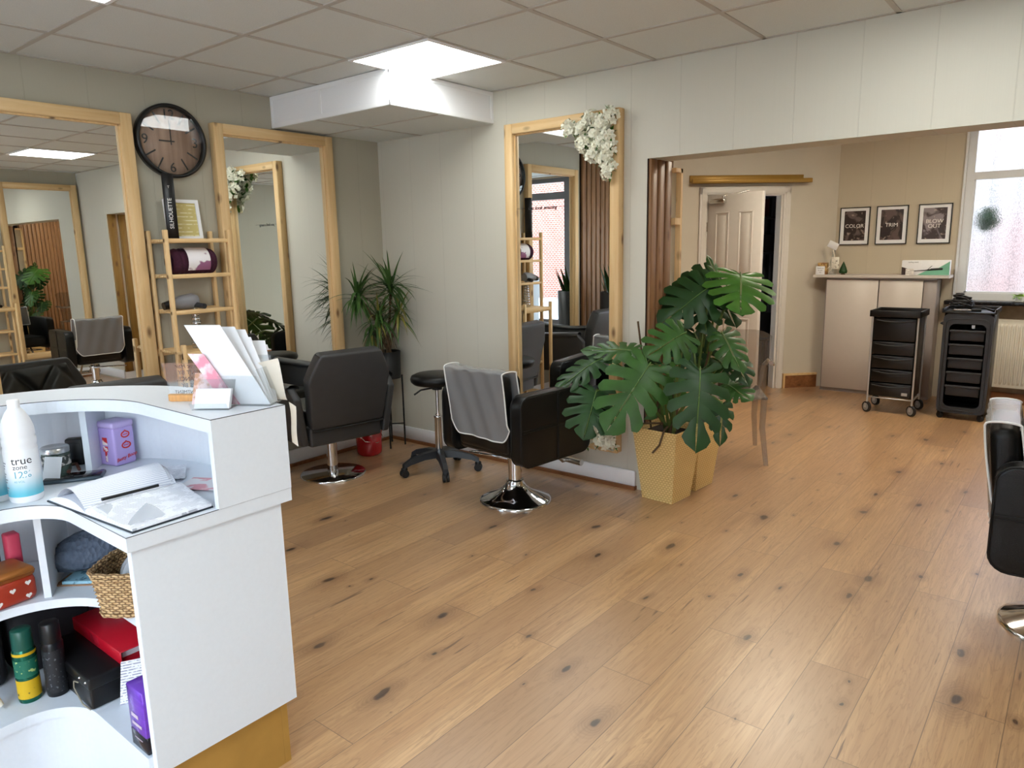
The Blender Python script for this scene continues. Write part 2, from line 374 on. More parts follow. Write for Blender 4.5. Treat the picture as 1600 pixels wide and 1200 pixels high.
WALLC = srgb(208,204,190)
MT = dict(
 floor=floor_material(),
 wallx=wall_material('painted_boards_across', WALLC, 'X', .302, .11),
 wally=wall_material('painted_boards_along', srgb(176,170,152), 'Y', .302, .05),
 walld=wall_material('painted_boards_back_room', srgb(196,184,162), 'X', .3, .02),
 plain=mat('smooth_painted_wall', srgb(203,194,178), .6, noise=.03, nscale=3),
 tile=mat('mineral_ceiling_tile', srgb(220,222,218), .85, noise=.05, nscale=220, bump=.25, bscale=300),
 tbar=mat('ceiling_grid_bar', srgb(190,183,174), .5, noise=.03),
 white=mat('white_gloss_trim', srgb(244,244,245), .35, noise=.01),
 fascia=mat('white_fascia_tile', srgb(242,242,244), .7, noise=.02, nscale=200, bump=.15, bscale=250),
 quarter=pine('wood_quarter_round', srgb(150,98,60), srgb(120,74,42), 0),
 pine=pine('pine_vertical', srgb(234,202,152), srgb(218,178,122), 2),
 pinex=pine('pine_across', srgb(234,202,152), srgb(218,178,122), 0),
 piney=pine('pine_along', srgb(234,202,152), srgb(218,178,122), 1),
 slat=pine('walnut_slat', srgb(150,110,74), srgb(118,82,52), 2),
 slatdark=mat('slat_backing', srgb(44,28,18), .8, noise=.1),
 goldslat=pine('golden_slat', srgb(158,120,58), srgb(128,92,36), 2),
 gold=mat('gold_paint', srgb(182,142,72), .4, .3, noise=.06, nscale=14),
 goldshelf=mat('brushed_gold_shelf', srgb(166,128,56), .4, .3, noise=.08, nscale=60, stretch=(1,1,12)),
 mirror=mat('silvered_mirror', (.9,.915,.9,1), .0, 1.0),
 chrome=mat('polished_chrome', (.72,.72,.73,1), .09, 1.0),
 steel=mat('satin_steel', (.62,.61,.59,1), .26, 1.0),
 silver=mat('silver_tube', srgb(196,198,200), .3, .7),
 leather=mat('charcoal_leather', srgb(58,58,59), .45, bump=.25, bscale=260, noise=.05),
 leatherb=mat('black_leather', srgb(14,14,14), .36, spec=.35, bump=.2, bscale=260, noise=.05),
 quilt=mat('black_quilted_leather', srgb(46,45,42), .42, bump=.25, bscale=260),
 seam=mat('black_seam', srgb(14,14,14), .6, noise=.05),
 piping=mat('white_piping', srgb(226,226,222), .5, noise=.02),
 black=mat('black_plastic', srgb(14,14,15), .35, noise=.05),
 blackm=mat('matt_black_metal', srgb(22,22,23), .5, noise=.05),
 dgrey=mat('dark_grey_plastic', srgb(40,41,45), .42, noise=.04),
 rubber=mat('castor_rubber', srgb(30,30,31), .6, noise=.05),
 greywheel=mat('grey_wheel', srgb(150,152,153), .5, noise=.04),
 desk=mat('white_laminate', srgb(222,227,233), .35, noise=.012, nscale=90),
 deskedge=mat('white_edge_band', srgb(236,238,240), .3, noise=.01),
 deskline=mat('dark_edge_line', srgb(70,70,72), .5, noise=.02),
 soil=mat('potting_soil', srgb(40,30,24), .95, noise=.4, nscale=60, bump=.8, bscale=80),
 leaf=mat('monstera_leaf', srgb(50,88,34), .42, noise=.25, nscale=9, spec=.4),
 leafd=mat('monstera_leaf_dark', srgb(34,66,30), .42, noise=.25, nscale=9, spec=.4),
 leafl=mat('monstera_leaf_light', srgb(66,112,38), .42, noise=.22, nscale=9, spec=.4),
 rib=mat('leaf_midrib', srgb(96,130,66), .5, noise=.1),
 stem=mat('green_stem', srgb(92,112,52), .5, noise=.15, nscale=12),
 brownstem=mat('brown_stem', srgb(92,72,50), .8, noise=.25, nscale=30),
 drac=mat('dracaena_leaf', srgb(62,92,42), .45, noise=.3, nscale=14),
 dracy=mat('yellowing_leaf', srgb(128,122,56), .5, noise=.3, nscale=14),
 petal=mat('cream_petal', srgb(238,236,216), .6, noise=.06, nscale=30),
 potgold=weave_material('woven_gold_plastic', srgb(248,218,150), srgb(212,176,106), 150, 230),
 wicker=weave_material('wicker', srgb(214,178,128), srgb(112,78,46), 190, 460, .9),
 red=mat('red_plastic', srgb(178,20,28), .25, noise=.05, coat=.3),
 door=mat('white_painted_door', srgb(222,216,208), .4, noise=.015),
 pvc=mat('white_upvc', srgb(214,216,218), .3, noise=.01),
 greyframe=mat('grey_shop_frame', srgb(120,124,130), .4, noise=.03),
 stone=mat('dark_window_sill', srgb(28,27,28), .25, noise=.2, nscale=40),
 rustic=mat('brown_textured_paper', srgb(150,132,112), .8, noise=.18, nscale=16, bump=.4, bscale=40),
 cab=mat('cashmere_cabinet', srgb(206,196,186), .35, noise=.01),
 cabedge=mat('taupe_cabinet_edge', srgb(150,140,136), .4, noise=.02),
 rad=mat('radiator_white', srgb(222,218,206), .35, noise=.01),
 paper=mat('white_paper', srgb(238,238,240), .7, noise=.02),
 paperc=mat('cream_paper', srgb(232,222,204), .7, noise=.03),
 ink=mat('black_ink', srgb(24,24,26), .6, noise=.05),
 whiteink=mat('white_print', srgb(232,228,222), .6, noise=.02),
 redink=mat('red_print', srgb(206,48,42), .5, noise=.04),
 glass=slip('window_glass', 1, 0.0, (.97,.98,.98,1)),
 clock_glass=slip('clock_glass', 1, 0.0, (.95,.95,.95,1), 1.5),
 acrylic=slip('clear_acrylic', 1, .03, (.95,.965,.97,1), 1.5, (.75,.8,.85,1), .05),
 ghost=slip('smoky_clear_plastic', 1, .04, (.80,.78,.76,1), 1.5, (.5,.49,.48,1), .2),
 cover=slip('clear_vinyl_cover', 1, .22, (.85,.85,.86,1), 1.42, (.34,.34,.345,1), .62),
 bag=slip('clear_polythene', 1, .15, (.93,.94,.95,1), 1.4, (.8,.82,.85,1), .45),
)
def frosted():
    m = mat('frosted_glass', (.97,.985,1,1), .27, trans=1, ior=1.25); N = NT(m)
    v = N.n('ShaderNodeTexVoronoi'); v.inputs['Scale'].default_value = 1; N.l(N.pos((95,95,70)), v.inputs[0])
    N.bump(v.outputs['Distance'], .6, .004); return m
MT['frost'] = frosted()
def emissive(name, col, s):
    m = bpy.data.materials.new(name); m.use_nodes = True; t = m.node_tree; t.nodes.clear()
    o = t.nodes.new('ShaderNodeOutputMaterial'); e = t.nodes.new('ShaderNodeEmission'); e.inputs[0].default_value = col; e.inputs[1].default_value = s
    t.links.new(e.outputs[0], o.inputs[0]); return m
MT['panel'] = emissive('lit_diffuser', (.97, 1, .97, 1), PANEL)
MT['warmpanel'] = emissive('warm_lit_diffuser', (1, .91, .74, 1), 35.0)
# ================================================================== setting
H = 2.478; HD = 1.962; WX = 5.53; FY = -5.0
struct('floor', MB().box(-.1, 5.65, -5.1, 6.2, -.08, 0), MT['floor'])
# ceiling with its tile grid
cb = MB().box(-.1, 5.65, -5.1, 0.0, H, H+.06, 0)
for k in range(-1, 9):
    x = .505+.6*k
    if 0 < x < WX: cb.box(x-.012, x+.012, FY, 0, H-.004, H+.001, 1)
for k in range(9):
    y = -.5555-.6*k
    if y > FY: cb.box(0, WX, y-.012, y+.012, H-.0045, H+.001, 1)
cb.box(0, .02, FY, 0, H-.004, H+.001, 1); cb.box(0, WX, -.02, 0, H-.004, H+.001, 1)
struct('ceiling', cb, [MT['tile'], MT['tbar']])
# boxed-down corner of the ceiling
bk = MB(); bx, by, bz = 1.135, -.895, 2.282
bk.box(0, bx, by, 0, bz, H-.004, 0)
for a, b in ((bz, bz+.024), (H-.03, H-.004)):
    bk.box(0, bx+.004, by-.004, by, a, b, 1); bk.box(bx, bx+.004, by-.004, 0, a, b, 1)
for x in (.0, .505, bx-.02): bk.box(x, x+.022, by-.0035, by, bz, H-.004, 1)
for y in (by-.0035, -.585, -.022): bk.box(bx, bx+.0035, y, y+.022, bz, H-.004, 1)
bk.box(0, bx, by, 0, bz-.003, bz, 2)
bk.box(.455, .477, by, 0, bz-.006, bz-.002, 3); bk.box(0, bx, -.513, -.491, bz-.0065, bz-.002, 3)
struct('ceiling_bulkhead', bk, [MT['fascia'], MT['white'], MT['tile'], MT['tbar']])

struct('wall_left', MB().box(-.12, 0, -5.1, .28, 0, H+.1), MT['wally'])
wb = MB().box(0, 2.262, 0, .28, 0, H+.15).box(2.262, 4.79, 0, .22, HD, H+.15).box(4.815, WX, 0, 1.7, 0, H+.15).box(4.79, 4.815, 0, .22, HD, H+.15)
struct('wall_back', wb, MT['wallx'])
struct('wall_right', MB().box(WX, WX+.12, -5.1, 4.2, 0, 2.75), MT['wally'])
# shop front wall: window, door, stall riser
fw_ = MB()
fw_.box(-.1, .62, FY-.15, FY, 0, H+.1).box(.62, 5.65, FY-.15, FY, H-.02, H+.1).box(1.72, 5.65, FY-.15, FY, 0, .35).box(5.35, 5.65, FY-.15, FY, .35, H)
struct('wall_front', fw_, MT['plain'])
wf = MB()
for x0, x1 in ((1.66, 1.78), (3.5, 3.58), (5.27, 5.35)): wf.box(x0, x1, FY-.11, FY-.03, .35 if x0 > 1.7 else 0, H-.02)
for z0, z1 in ((.35, .42), (2.16, 2.26), (H-.08, H-.02)): wf.box(1.78, 5.27, FY-.11, FY-.03, z0, z1)
w1 = struct('window_1', wf, MT['greyframe'])
struct('window_pane', MB().box(1.78, 5.27, FY-.075, FY-.069, .42, 2.4), MT['glass'], w1)
df = MB().box(.62, .70, FY-.11, FY-.03, 0, H-.02).box(.70, 1.66, FY-.11, FY-.03, 2.08, 2.2).box(.70, 1.66, FY-.11, FY-.03, H-.08, H-.02)
df.box(.70, .80, FY-.10, FY-.05, .01, 2.08).box(1.56, 1.66, FY-.10, FY-.05, .01, 2.08).box(.8, 1.56, FY-.10, FY-.05, .01, .25).box(.8, 1.56, FY-.10, FY-.05, 1.98, 2.08)
d1 = struct('door_1', df, MT['greyframe'])
struct('door_pane', MB().box(.8, 1.56, FY-.075, FY-.069, .25, 1.98).box(.7, 1.66, FY-.075, FY-.069, 2.2, 2.4), MT['glass'], d1)

# ---- rear room
struct('wall_added_shade_storey', MB().box(-.2, 5.7, -5.1, 4.1, 2.67, 7.5), MT['plain'])  # unseen storey block, added to shade the yard boards behind the rear window
struct('ceiling_rear', MB().box(.2, 5.65, .2, 4.17, 2.6, 2.66).box(-1.2, 2.25, 4.17, 5.6, 2.6, 2.66).box(-1.2, .2, .9, 4.17, 2.6, 2.66), MT['plain'])
P0 = Vector((.4035, 2.207, 0)); DS = Vector((math.sqrt(.5), math.sqrt(.5), 0)); DN = Vector((math.sqrt(.5), -math.sqrt(.5), 0))
MC = Matrix((DS, DN, Vector((0,0,1)))).transposed().to_4x4(); MC.translation = P0     # local (s, n, z) of the slanted wall; n points into the room
def slant(mb): return mb.xf(MC)
wc = MB().box(-.3, 1.19, -.1, 0, 0, 2.6).box(2.035, 2.579, -.1, 0, 0, 2.6).box(1.19, 2.035, -.1, 0, 1.97, 2.6)
struct('wall_slanted', slant(wc), MT['plain'])
# rear wall with frosted window
WL, WR, WZ0, WZ1 = 3.31, 4.75, .93, 2.5
wd = MB().box(2.1, WL, 4.03, 4.17, 0, 2.6).box(WL, WR, 4.03, 4.17, 0, WZ0).box(WL, WR, 4.03, 4.17, WZ1, 2.6).box(WR, 5.65, 4.03, 4.17, 0, 2.6)
struct('wall_rear', wd, MT['walld'])
struct('wall_rear_dado', MB().box(3.25, WX, 4.018, 4.03, 0, .9), MT['rustic'])
fr = MB()
fr.box(WL-.018, WL, 4.005, 4.03, WZ0, WZ1, 0)
a, b = 4.04, 4.10
fr.box(WL, WL+.062, a, b, WZ0, WZ1).box(WR-.06, WR, a, b, WZ0, WZ1).box(WL, WR, a, b, WZ0, WZ0+.06).box(WL, WR, a, b, WZ1-.06, WZ1)
fr.box(WL+.06, WR-.06, a-.008, b, 2.0, 2.065)
fr.box(WL+.062, WL+.078, a+.015, b, WZ0+.06, 2.0).box(WL+.06, WR-.06, a+.015, b, WZ0+.06, WZ0+.076)
w2 = struct('window_2', fr, MT['pvc'])
struct('window_pane', MB().box(WL+.062, WR-.06, 4.072, 4.078, WZ0+.06, 2.0).box(WL+.062, WR-.06, 4.072, 4.078, 2.065, WZ1-.06), MT['frost'], w2)
sl = MB().rbox(3.245, 5.0, 3.86, 4.04, .895, .93, .006); struct('window_sill', sl, MT['stone'], w2)
# slatted reveal, gold corner frame and slatted diagonal wall
s1 = MB().box(2.262, 2.268, .0, .28, .0, HD, 1)
for k in range(3): s1.rbox(2.266, 2.286, .006+k*.092, .078+k*.092, 0, HD, .003, 1, 0)
struct('wall_reveal_left', s1, [MT['slat'], MT['slatdark']])
gf = MB().box(2.262, 2.30, .355, .378, 0, 1.93).box(2.262, 2.30, .285, .378, 1.905, 1.93).box(2.262, 2.30, .285, .355, 1.60, 1.64)
gf.box(2.262, 2.268, .285, .355, 0, 1.93, 1)
struct('trim_1', gf, [MT['pine'], MT['walld']])
Q0 = Vector((2.262, .36, 0)); Q1 = Vector((.4035, 2.207, 0)); dq = (Q1-Q0).normalized(); nq = Vector((dq.y, -dq.x, 0)); LQ = (Q1-Q0).length
MQ = Matrix((dq, nq, Vector((0,0,1)))).transposed().to_4x4(); MQ.translation = Q0
sd = MB().box(0, LQ, -.12, -.03, 0, 2.6, 1); k = 0
while .02+k*.12 < LQ-.12: sd.rbox(.02+k*.12, .115+k*.12, -.032, -.008, 0, 2.4, .003, 1, 0); k += 1
struct('wall_slatted_rear', sd.xf(MQ), [MT['slat'], MT['slatdark']])
s2 = MB().box(4.81, 4.816, 0, 1.7, .1, HD, 1)
for k in range(14): s2.rbox(4.79, 4.812, .006+k*.12, .098+k*.12, .1, HD, .003, 1, 0)
s2.box(4.795, 4.815, 0, 1.7, 0, .1, 2)
struct('wall_reveal_right', s2, [MT['goldslat'], MT['paperc'], MT['white']])
# slatted cladding on the left wall near the shop front
s3 = MB().box(0, .012, -4.98, -2.79, 0, H-.005, 1); k = 0
while -2.80-k*.092 > -4.95: s3.rbox(.010, .032, -2.872-k*.092, -2.80-k*.092, 0, H-.006, .003, 1, 0); k += 1
struct('wall_slatted_left', s3, [MT['slat'], MT['slatdark']])
# skirting boards with a quarter round
bl = MB().rbox(0, .018, -2.78, -.001, .02, .115, .004, 1, 0).box(0, .032, -2.78, -.001, 0, .022, 1); struct('baseboard_left', bl, [MT['white'], MT['quarter']])
bb = MB().rbox(.018, 2.215, -.018, 0, .02, .118, .004, 1, 0).box(.032, 2.22, -.032, 0, 0, .022, 1); struct('baseboard_back', bb, [MT['white'], MT['quarter']])
br_ = MB().rbox(4.80, WX, -.018, 0, .02, .118, .004, 1, 0); struct('baseboard_reveal', br_, MT['white'])
be = MB().rbox(WX-.018, WX, -4.9, -.02, .02, .115, .004, 1, 0).box(WX-.032, WX, -4.9, -.02, 0, .022, 1); struct('baseboard_right', be, [MT['white'], MT['quarter']])
bd = MB().box(3.3, 5.5, 4.0, 4.03, 0, .1); struct('baseboard_rear', bd, MT['quarter'])
# low boxed-in board on the slanted wall beside the door frame
bc = MB().box(2.10, 2.45, 0, .02, 0, .13, 0).box(2.09, 2.45, 0, .03, .13, .15, 1).box(2.085, 2.105, 0, .03, 0, .15, 1); struct('baseboard_slanted', slant(bc), [MT['quarter'], MT['pine']])

# ---- panelled door in the slanted wall
S0, S1 = 1.145, 2.079
dfm = MB()
for q0, q1, n1 in ((S0, S0+.075, .022), (S1-.075, S1, .022)):
    dfm.rbox(q0, q1, 0, n1, 0, 2.025, .006, 2); dfm.box(q0+.02, q1-.02, 0, n1+.006, 0, 1.99)
dfm.rbox(S0, S1, 0, .022, 1.95, 2.025, .006, 2).box(S0+.02, S1-.02, 0, .028, 1.97, 2.005)
dfm.box(S0+.075, S0+.095, -.1, .005, 0, 1.955).box(S1-.095, S1-.075, -.1, .005, 0, 1.955).box(S0+.075, S1-.075, -.1, .005, 1.94, 1.955)
d2 = struct('door_2', slant(dfm), MT['door'])
hin = P0+DS*(S0+.085)+DN*.02; fre = Vector((1.886, 2.882, 0)); dl = (fre-hin); LL = dl.length; dl.normalize(); dnn = Vector((dl.y, -dl.x, 0))
MD = Matrix((dl, dnn, Vector((0,0,1)))).transposed().to_4x4(); MD.translation = hin   # local (along leaf, towards viewer, z)
lf = MB().rbox(0, LL, -.04, 0, .008, 1.945, .003, 1)
pw = (LL-.30)/2
for x0 in (.095, .095+pw+.11):
    for z0, z1 in ((.2, .78), (.92, 1.78)):
        for a0, a1, c0, c1 in ((x0, x0+pw, z0, z0+.018), (x0, x0+pw, z1-.018, z1), (x0, x0+.018, z0, z1), (x0+pw-.018, x0+pw, z0, z1)):
            lf.rbox(a0, a1, -.004, .007, c0, c1, .005, 2)
        lf.rbox(x0+.03, x0+pw-.03, -.004, .004, z0+.03, z1-.03, .004, 1)
leafd = struct('door_leaf', lf.xf(MD), MT['door'], d2)
hd = MB().cyl((LL-.06, .0, 1.0), (LL-.06, .05, 1.0), .011).tube([(LL-.06, .045, 1.0), (LL-.17, .05, 1.0)], .009)
struct('door_handle', hd.xf(MD), MT['chrome'], leafd)
cl = MB().rbox(.05, .23, 0, .05, 1.86, 1.905, .012, 2).cyl((.20, .025, 1.90), (.20, .025, 1.93), .012).tube([(.20, .025, 1.925), (.30, -.10, 1.955), (.36, -.16, 1.975)], .006)
struct('door_closer', cl.xf(MD), MT['steel'], leafd)
hg = MB()
for z in (.25, 1.0, 1.6): hg.cyl((-.004, .002, z), (-.004, .002, z+.09), .007)
struct('door_hinge', hg.xf(MD), MT['steel'], leafd)

# store room seen through the gap of the door
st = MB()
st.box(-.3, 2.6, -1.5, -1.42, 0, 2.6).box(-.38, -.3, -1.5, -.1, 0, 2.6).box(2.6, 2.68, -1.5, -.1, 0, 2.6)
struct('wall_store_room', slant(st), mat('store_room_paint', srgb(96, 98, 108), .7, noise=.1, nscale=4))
sh = thing('storage_rack', 'dark storage rack standing in the unlit store room behind the door', 'rack', tuple(P0+DS*2.15-DN*1.2))
rk = MB()
for z in (.35, .95, 1.35, 1.75): rk.box(1.6, 2.55, -1.40, -1.05, z, z+.025)
for s in (1.6, 2.52): rk.box(s, s+.03, -1.40, -1.37, 0, 2.0).box(s, s+.03, -1.08, -1.05, 0, 2.0)
part('frame', slant(rk), MT['dgrey'], sh, True)
for q, (s, z, w_, h_, c) in enumerate(((2.2, .375, .28, .3, (20,20,24)), (1.85, .375, .28, .35, (30,28,30)), (2.0, .975, .3, .26, (80,60,88)), (2.2, 1.375, .3, .2, (24,20,22)), (2.05, 1.775, .34, .2, (96,28,26)))):
    solo('storage_box', slant(MB().rbox(s, s+w_, -1.36, -1.08, z+.001, z+h_, .01, 1)), mat('box_%d' % q, srgb(*c), .6, noise=.1),
         ['black storage box low on the rack behind the door', 'dark grey box on the bottom shelf of the store room rack', 'dusky purple box at waist height on the store room rack', 'near black box on the second highest shelf behind the door', 'dark red box on the highest shelf behind the door'][q], 'box', group='boxes on the store room rack')
mp = MB(); a = P0+DS*1.83-DN*.42; b = P0+DS*2.10-DN*.62
mp.tube([(a.x, a.y, .02), (b.x, b.y, 1.05)], .011, 8)
solo('broom_handle', mp, MT['silver'], 'slim grey broom handle leaning inside the dark doorway', 'broom')

# ------------------------------------------------------------------ ceiling lights
def ceiling_light(cx, cy, label):
    t = thing('ceiling_light', label, 'ceiling light', (cx, cy, H-.012), 0, 'square light panels in the ceiling')
    f = MB()
    for x0, x1, y0, y1 in ((-.297,.297,-.297,-.279), (-.297,.297,.279,.297), (-.297,-.279,-.279,.279), (.279,.297,-.279,.279)): f.box(x0, x1, y0, y1, 0, .012)
    part('frame', f, MT['white'], t); part('diffuser', MB().box(-.279, .279, -.279, .279, .003, .011), MT['panel'], t)
    return t
L0 = ceiling_light(1.405, -.855, 'lit square ceiling panel touching the boxed-down corner of the ceiling')
dup(L0, (3.805, -.855, H-.012), 0, 'lit ceiling panel over the right side of the salon, seen mirrored beside the clock')
dup(L0, (1.405, -2.655, H-.012), 0, 'lit ceiling panel at the upper left edge, nearer the reception desk')
dup(L0, (3.805, -2.655, H-.012), 0, 'lit ceiling panel overhead on the shop front side of the salon')
for k, (x, y, lb) in enumerate(((2.55, 1.75, 'warm square ceiling panel of the rear room beside the gold ledge, out of frame'), (4.15, 2.3, 'added warm ceiling panel brightening the rear room over the trolleys, out of frame'))):
    lt = thing('ceiling_light', lb, 'ceiling light', (x, y, 2.585), 0, 'rear room light panels')  # the panel over the trolleys is an unseen extra, added to brighten this room
    part('frame', MB().box(-.297, .297, -.297, .297, .008, .014), MT['white'], lt); part('diffuser', MB().box(-.279, .279, -.279, .279, 0, .0075), MT['warmpanel'], lt)

# ------------------------------------------------------------------ framed mirrors
def framed_mirror(label, y0, y1, z0, z1, wall, fwid=.062, dep=.06):
    """wall: 'L' on x=0 facing +x, 'B' on y=0 facing -y (y0,y1 are x), 'R' on x=WX facing -x"""
    Wd = y1-y0; c = (y0+y1)/2
    loc, rz = {'L': ((0, c, z0), -PI/2+PI), 'B': ((c, 0, z0), 0), 'R': ((WX, c, z0), -PI/2)}[wall]
    if wall == 'L': rz = PI/2
    t = thing('wall_mirror', label, 'mirror', loc, rz, 'pine framed mirrors')
    h = z1-z0; a = Wd/2
    # local: x along wall, -y into the room
    for nm, q in (('left', (-a, -a+fwid, 0, h)), ('right', (a-fwid, a, 0, h))):
        part('frame_side', MB().rbox(q[0], q[1], -dep, -.001, q[2], q[3], .003, 1), MT['pine'], t)
    for z in (0, h-fwid):
        part('frame_rail', MB().rbox(-a+fwid, a-fwid, -dep, -.001, z, z+fwid, .003, 1), MT['pinex'], t)
    part('looking_glass', MB().box(-a+fwid-.004, a-fwid+.004, -.022, -.018, fwid-.004, h-fwid+.004), MT['mirror'], t)
    bd_ = MB()
    for x0, x1, z_, zz in ((-a+fwid, -a+fwid+.008, fwid, h-fwid), (a-fwid-.008, a-fwid, fwid, h-fwid), (-a+fwid, a-fwid, fwid, fwid+.008), (-a+fwid, a-fwid, h-fwid-.008, h-fwid)):
        bd_.box(x0, x1, -.034, -.0225, z_, zz)
    part('beading', bd_, MT['pine'], t)
    return t
MIR1 = framed_mirror('pine framed mirror at the far left, beside the wall clock', -2.68, -1.825, .30, 2.252, 'L')
MIR2 = framed_mirror('pine framed mirror between the shelf unit and the corner dracaena', -1.345, -.463, .30, 2.262, 'L')
MIR3 = framed_mirror('pine framed mirror with cream flowers on its corners', 1.27, 2.113, .225, 2.25, 'B')
MIR4 = framed_mirror('pine framed mirror on the right wall, seen reflected in the leftmost mirror', -.86, -.03, .30, 2.33, 'R')
tx = text_mb('you look amazing', .034, (-.155, -.0245, 1.502), (1,0,0), (0,0,1), .0003, shear=.4, sx=.95)
for x0, x1 in ((-.355, -.285), (-.025, .02)): tx.box(x0, x1, -.0250, -.0242, 1.503, 1.505)
part('lettering', tx, MT['ink'], MIR3, label='thin black script on the glass')

# white hydrangea sprays on the mirror corners
def floret(mb, c, n, r, m=0):
    c = Vector(c); n = Vector(n).normalized(); a = n.orthogonal().normalized(); b = n.cross(a); ph = random.random()*PI
    for k in range(4):
        q = ph+k*PI/2; d = a*math.cos(q)+b*math.sin(q); s = n.cross(d); lift = n*r*random.uniform(.05, .5)
        mb.add([c, c+d*r*.55+s*r*.48+lift*.5, c+d*r*1.0+lift+s*r*.2, c+d*r*1.0+lift-s*r*.2, c+d*r*.55-s*r*.48+lift*.5], [(0,1,2,3,4)], m, True)
def garland(name, label, inside, bbox, nheads, y0=-.06):
    t = thing(name, label, 'flowers', ((bbox[0]+bbox[1])/2, y0, bbox[2]), 0, 'cream artificial flowers on the mirror')
    n = 0; heads = []
    while n < nheads:
        x = random.uniform(bbox[0], bbox[1]); z = random.uniform(bbox[2], bbox[3])
        if not inside(x, z) or any((x-a)**2+(z-b)**2 < .0038 for a, b in heads): n += .02; continue
        n += 1; heads.append((x, z))
        fm = MB(); R = random.uniform(.045, .058)
        for q in range(26):
            th = random.uniform(0, 2*PI); ph = random.uniform(0, 1.45)
            d = Vector((math.sin(ph)*math.cos(th), -math.cos(ph), math.sin(ph)*math.sin(th)))
            floret(fm, Vector((x, y0-.012, z))+Vector((d.x*R, d.y*R*.75, d.z*R)), d+Vector((random.uniform(-.3,.3), 0, random.uniform(-.3,.3))), random.uniform(.017, .024))
        part('flower_head', fm, MT['petal'], t, True)
    lb = MB()
    for x, z in heads:
        for q in range(3): lb.strap((x, y0-.01, z), (random.uniform(-1,1), -.35, random.uniform(-1,1)), .075, .03, .5)
    part('foliage', lb, MT['leafl'], t, True)
garland('flower_garland', 'large cream hydrangea spray over the top right corner of the mirror', lambda x, z: x < 2.07 and z < 2.21 and (2.07-x)/.33+(2.21-z)/.36 < 1.0, (1.73, 2.08, 1.84, 2.22), 24)
garland('flower_garland', 'small cream flower spray on the mirror bottom corner behind the plant', lambda x, z: (2.08-x)/.26+(z-.26)/.2 < 1.0, (1.84, 2.09, .265, .45), 12)
# ================================================================== salon chairs
def chair_quilted(label, loc, rz):
    t = thing('salon_chair', label, 'chair', loc, rz, 'charcoal salon chairs')
    part('base', MB().lathe([(.218, 0), (.218, .008), (.21, .013), (.0001, .016)], n=48), MT['chrome'], t)
    part('column', MB().lathe([(.036, .014), (.036, .28)], n=24).lathe([(.05, .25), (.05, .285)], n=24), MT['chrome'], t)
    lv = MB().tube([(.03, .02, .262), (.22, .06, .245), (.29, .07, .225)], .008)
    lo = part('lever', lv, MT['chrome'], t)
    part('grip', MB().tube([(.27, .067, .231), (.315, .074, .217)], .014, 10), MT['black'], lo)
    # seat box: lower band seen from behind
    s = MB().rbox(-.255, .255, -.235, .25, .275, .40, .018, 3); part('seat_frame', s, MT['leather'], t)
    part('seat', MB().rbox(-.245, .245, -.17, .275, .39, .50, .03, 4), MT['quilt'], t)
    # backrest shell (outside) with the tapered upper corners
    def back_pt(x, z, off):
        q = (z-.36)/.50; return (x, -.215-.105*q+off, z)
    out = [(-.25, .385), (.25, .385), (.262, .48), (.275, .62), (.285, .70), (.262, .76), (.222, .845), (.205, .865), (-.205, .865), (-.222, .845), (-.262, .76), (-.285, .70), (-.275, .62), (-.262, .48)]
    b = bmesh.new(); vs = [b.verts.new(back_pt(x, z, -.045)) for x, z in out]; f = b.faces.new(vs)
    r = bmesh.ops.extrude_face_region(b, geom=[f])
    for v in r['geom']:
        if isinstance(v, bmesh.types.BMVert): v.co = v.co+Vector((0, .085, .02))
    bmesh.ops.recalc_face_normals(b, faces=b.faces[:])
    bmesh.ops.bevel(b, geom=b.edges[:], offset=.016, segments=3, profile=.5, affect='EDGES')
    m = MB(); m.addbm(b); bk = part('backrest', m, MT['leather'], t)
    sm = MB().tube([(-.252, -.268, .382), (0, -.270, .382), (.252, -.268, .382)], .006, 6); part('seam', sm, MT['seam'], bk)
    # quilted cushion on the inside
    def q(u, v):
        z = .47+.385*v; wv = .245-.0*v if v < .55 else .245-.055*(v-.55)/.45
        x = (2*u-1)*wv; a = (x*9.2+z*6.8); c = (x*9.2-z*6.8)
        d = min(abs(math.sin(a*PI/2*.86)), abs(math.sin(c*PI/2*.86))); edge = min(1, min(u, 1-u, v, 1-v)*9)
        p = back_pt(x, z, .035+.034*edge**.5+(.034*min(1, d*2.2)-.026)*edge); return p
    part('quilting', MB().grid(q, 56, 44), MT['quilt'], bk)
    for s in (-1, 1):
        o = bmesh.new()
        pts = [(-.235, .29), (.20, .29), (.265, .40), (.30, .60), (.285, .635), (-.20, .665), (-.265, .60)]
        vs = [o.verts.new((s*(.262+.055*max(0, (z-.3)/.36)), y, z)) for y, z in pts]; f = o.faces.new(vs)
        r = bmesh.ops.extrude_face_region(o, geom=[f])
        for v in r['geom']:
            if isinstance(v, bmesh.types.BMVert): v.co = v.co+Vector((s*.05, 0, 0))
        bmesh.ops.recalc_face_normals(o, faces=o.faces[:]); bmesh.ops.bevel(o, geom=o.edges[:], offset=.014, segments=3, profile=.5, affect='EDGES')
        m = MB(); m.addbm(o); ar = part('armrest', m, MT['leather'], t)
        def pad(u, v, s=s):
            y = -.21+.52*u; zz = .672-.028*u; ang = -.5+v*3.9
            return (s*(.335+.042*math.cos(ang)), y, zz-.012+.026*math.sin(ang))
        part('arm_pad', MB().grid(pad, 12, 12), MT['leather'], ar)
    return t
chair_quilted('charcoal salon chair with plain tapered back, facing the mirror beside the dracaena', (.395, -.895, 0), math.radians(80))
c0 = chair_quilted('charcoal salon chair behind the reception desk, its quilted backrest reflected in the leftmost mirror', (.30, -2.26, 0), math.radians(84))

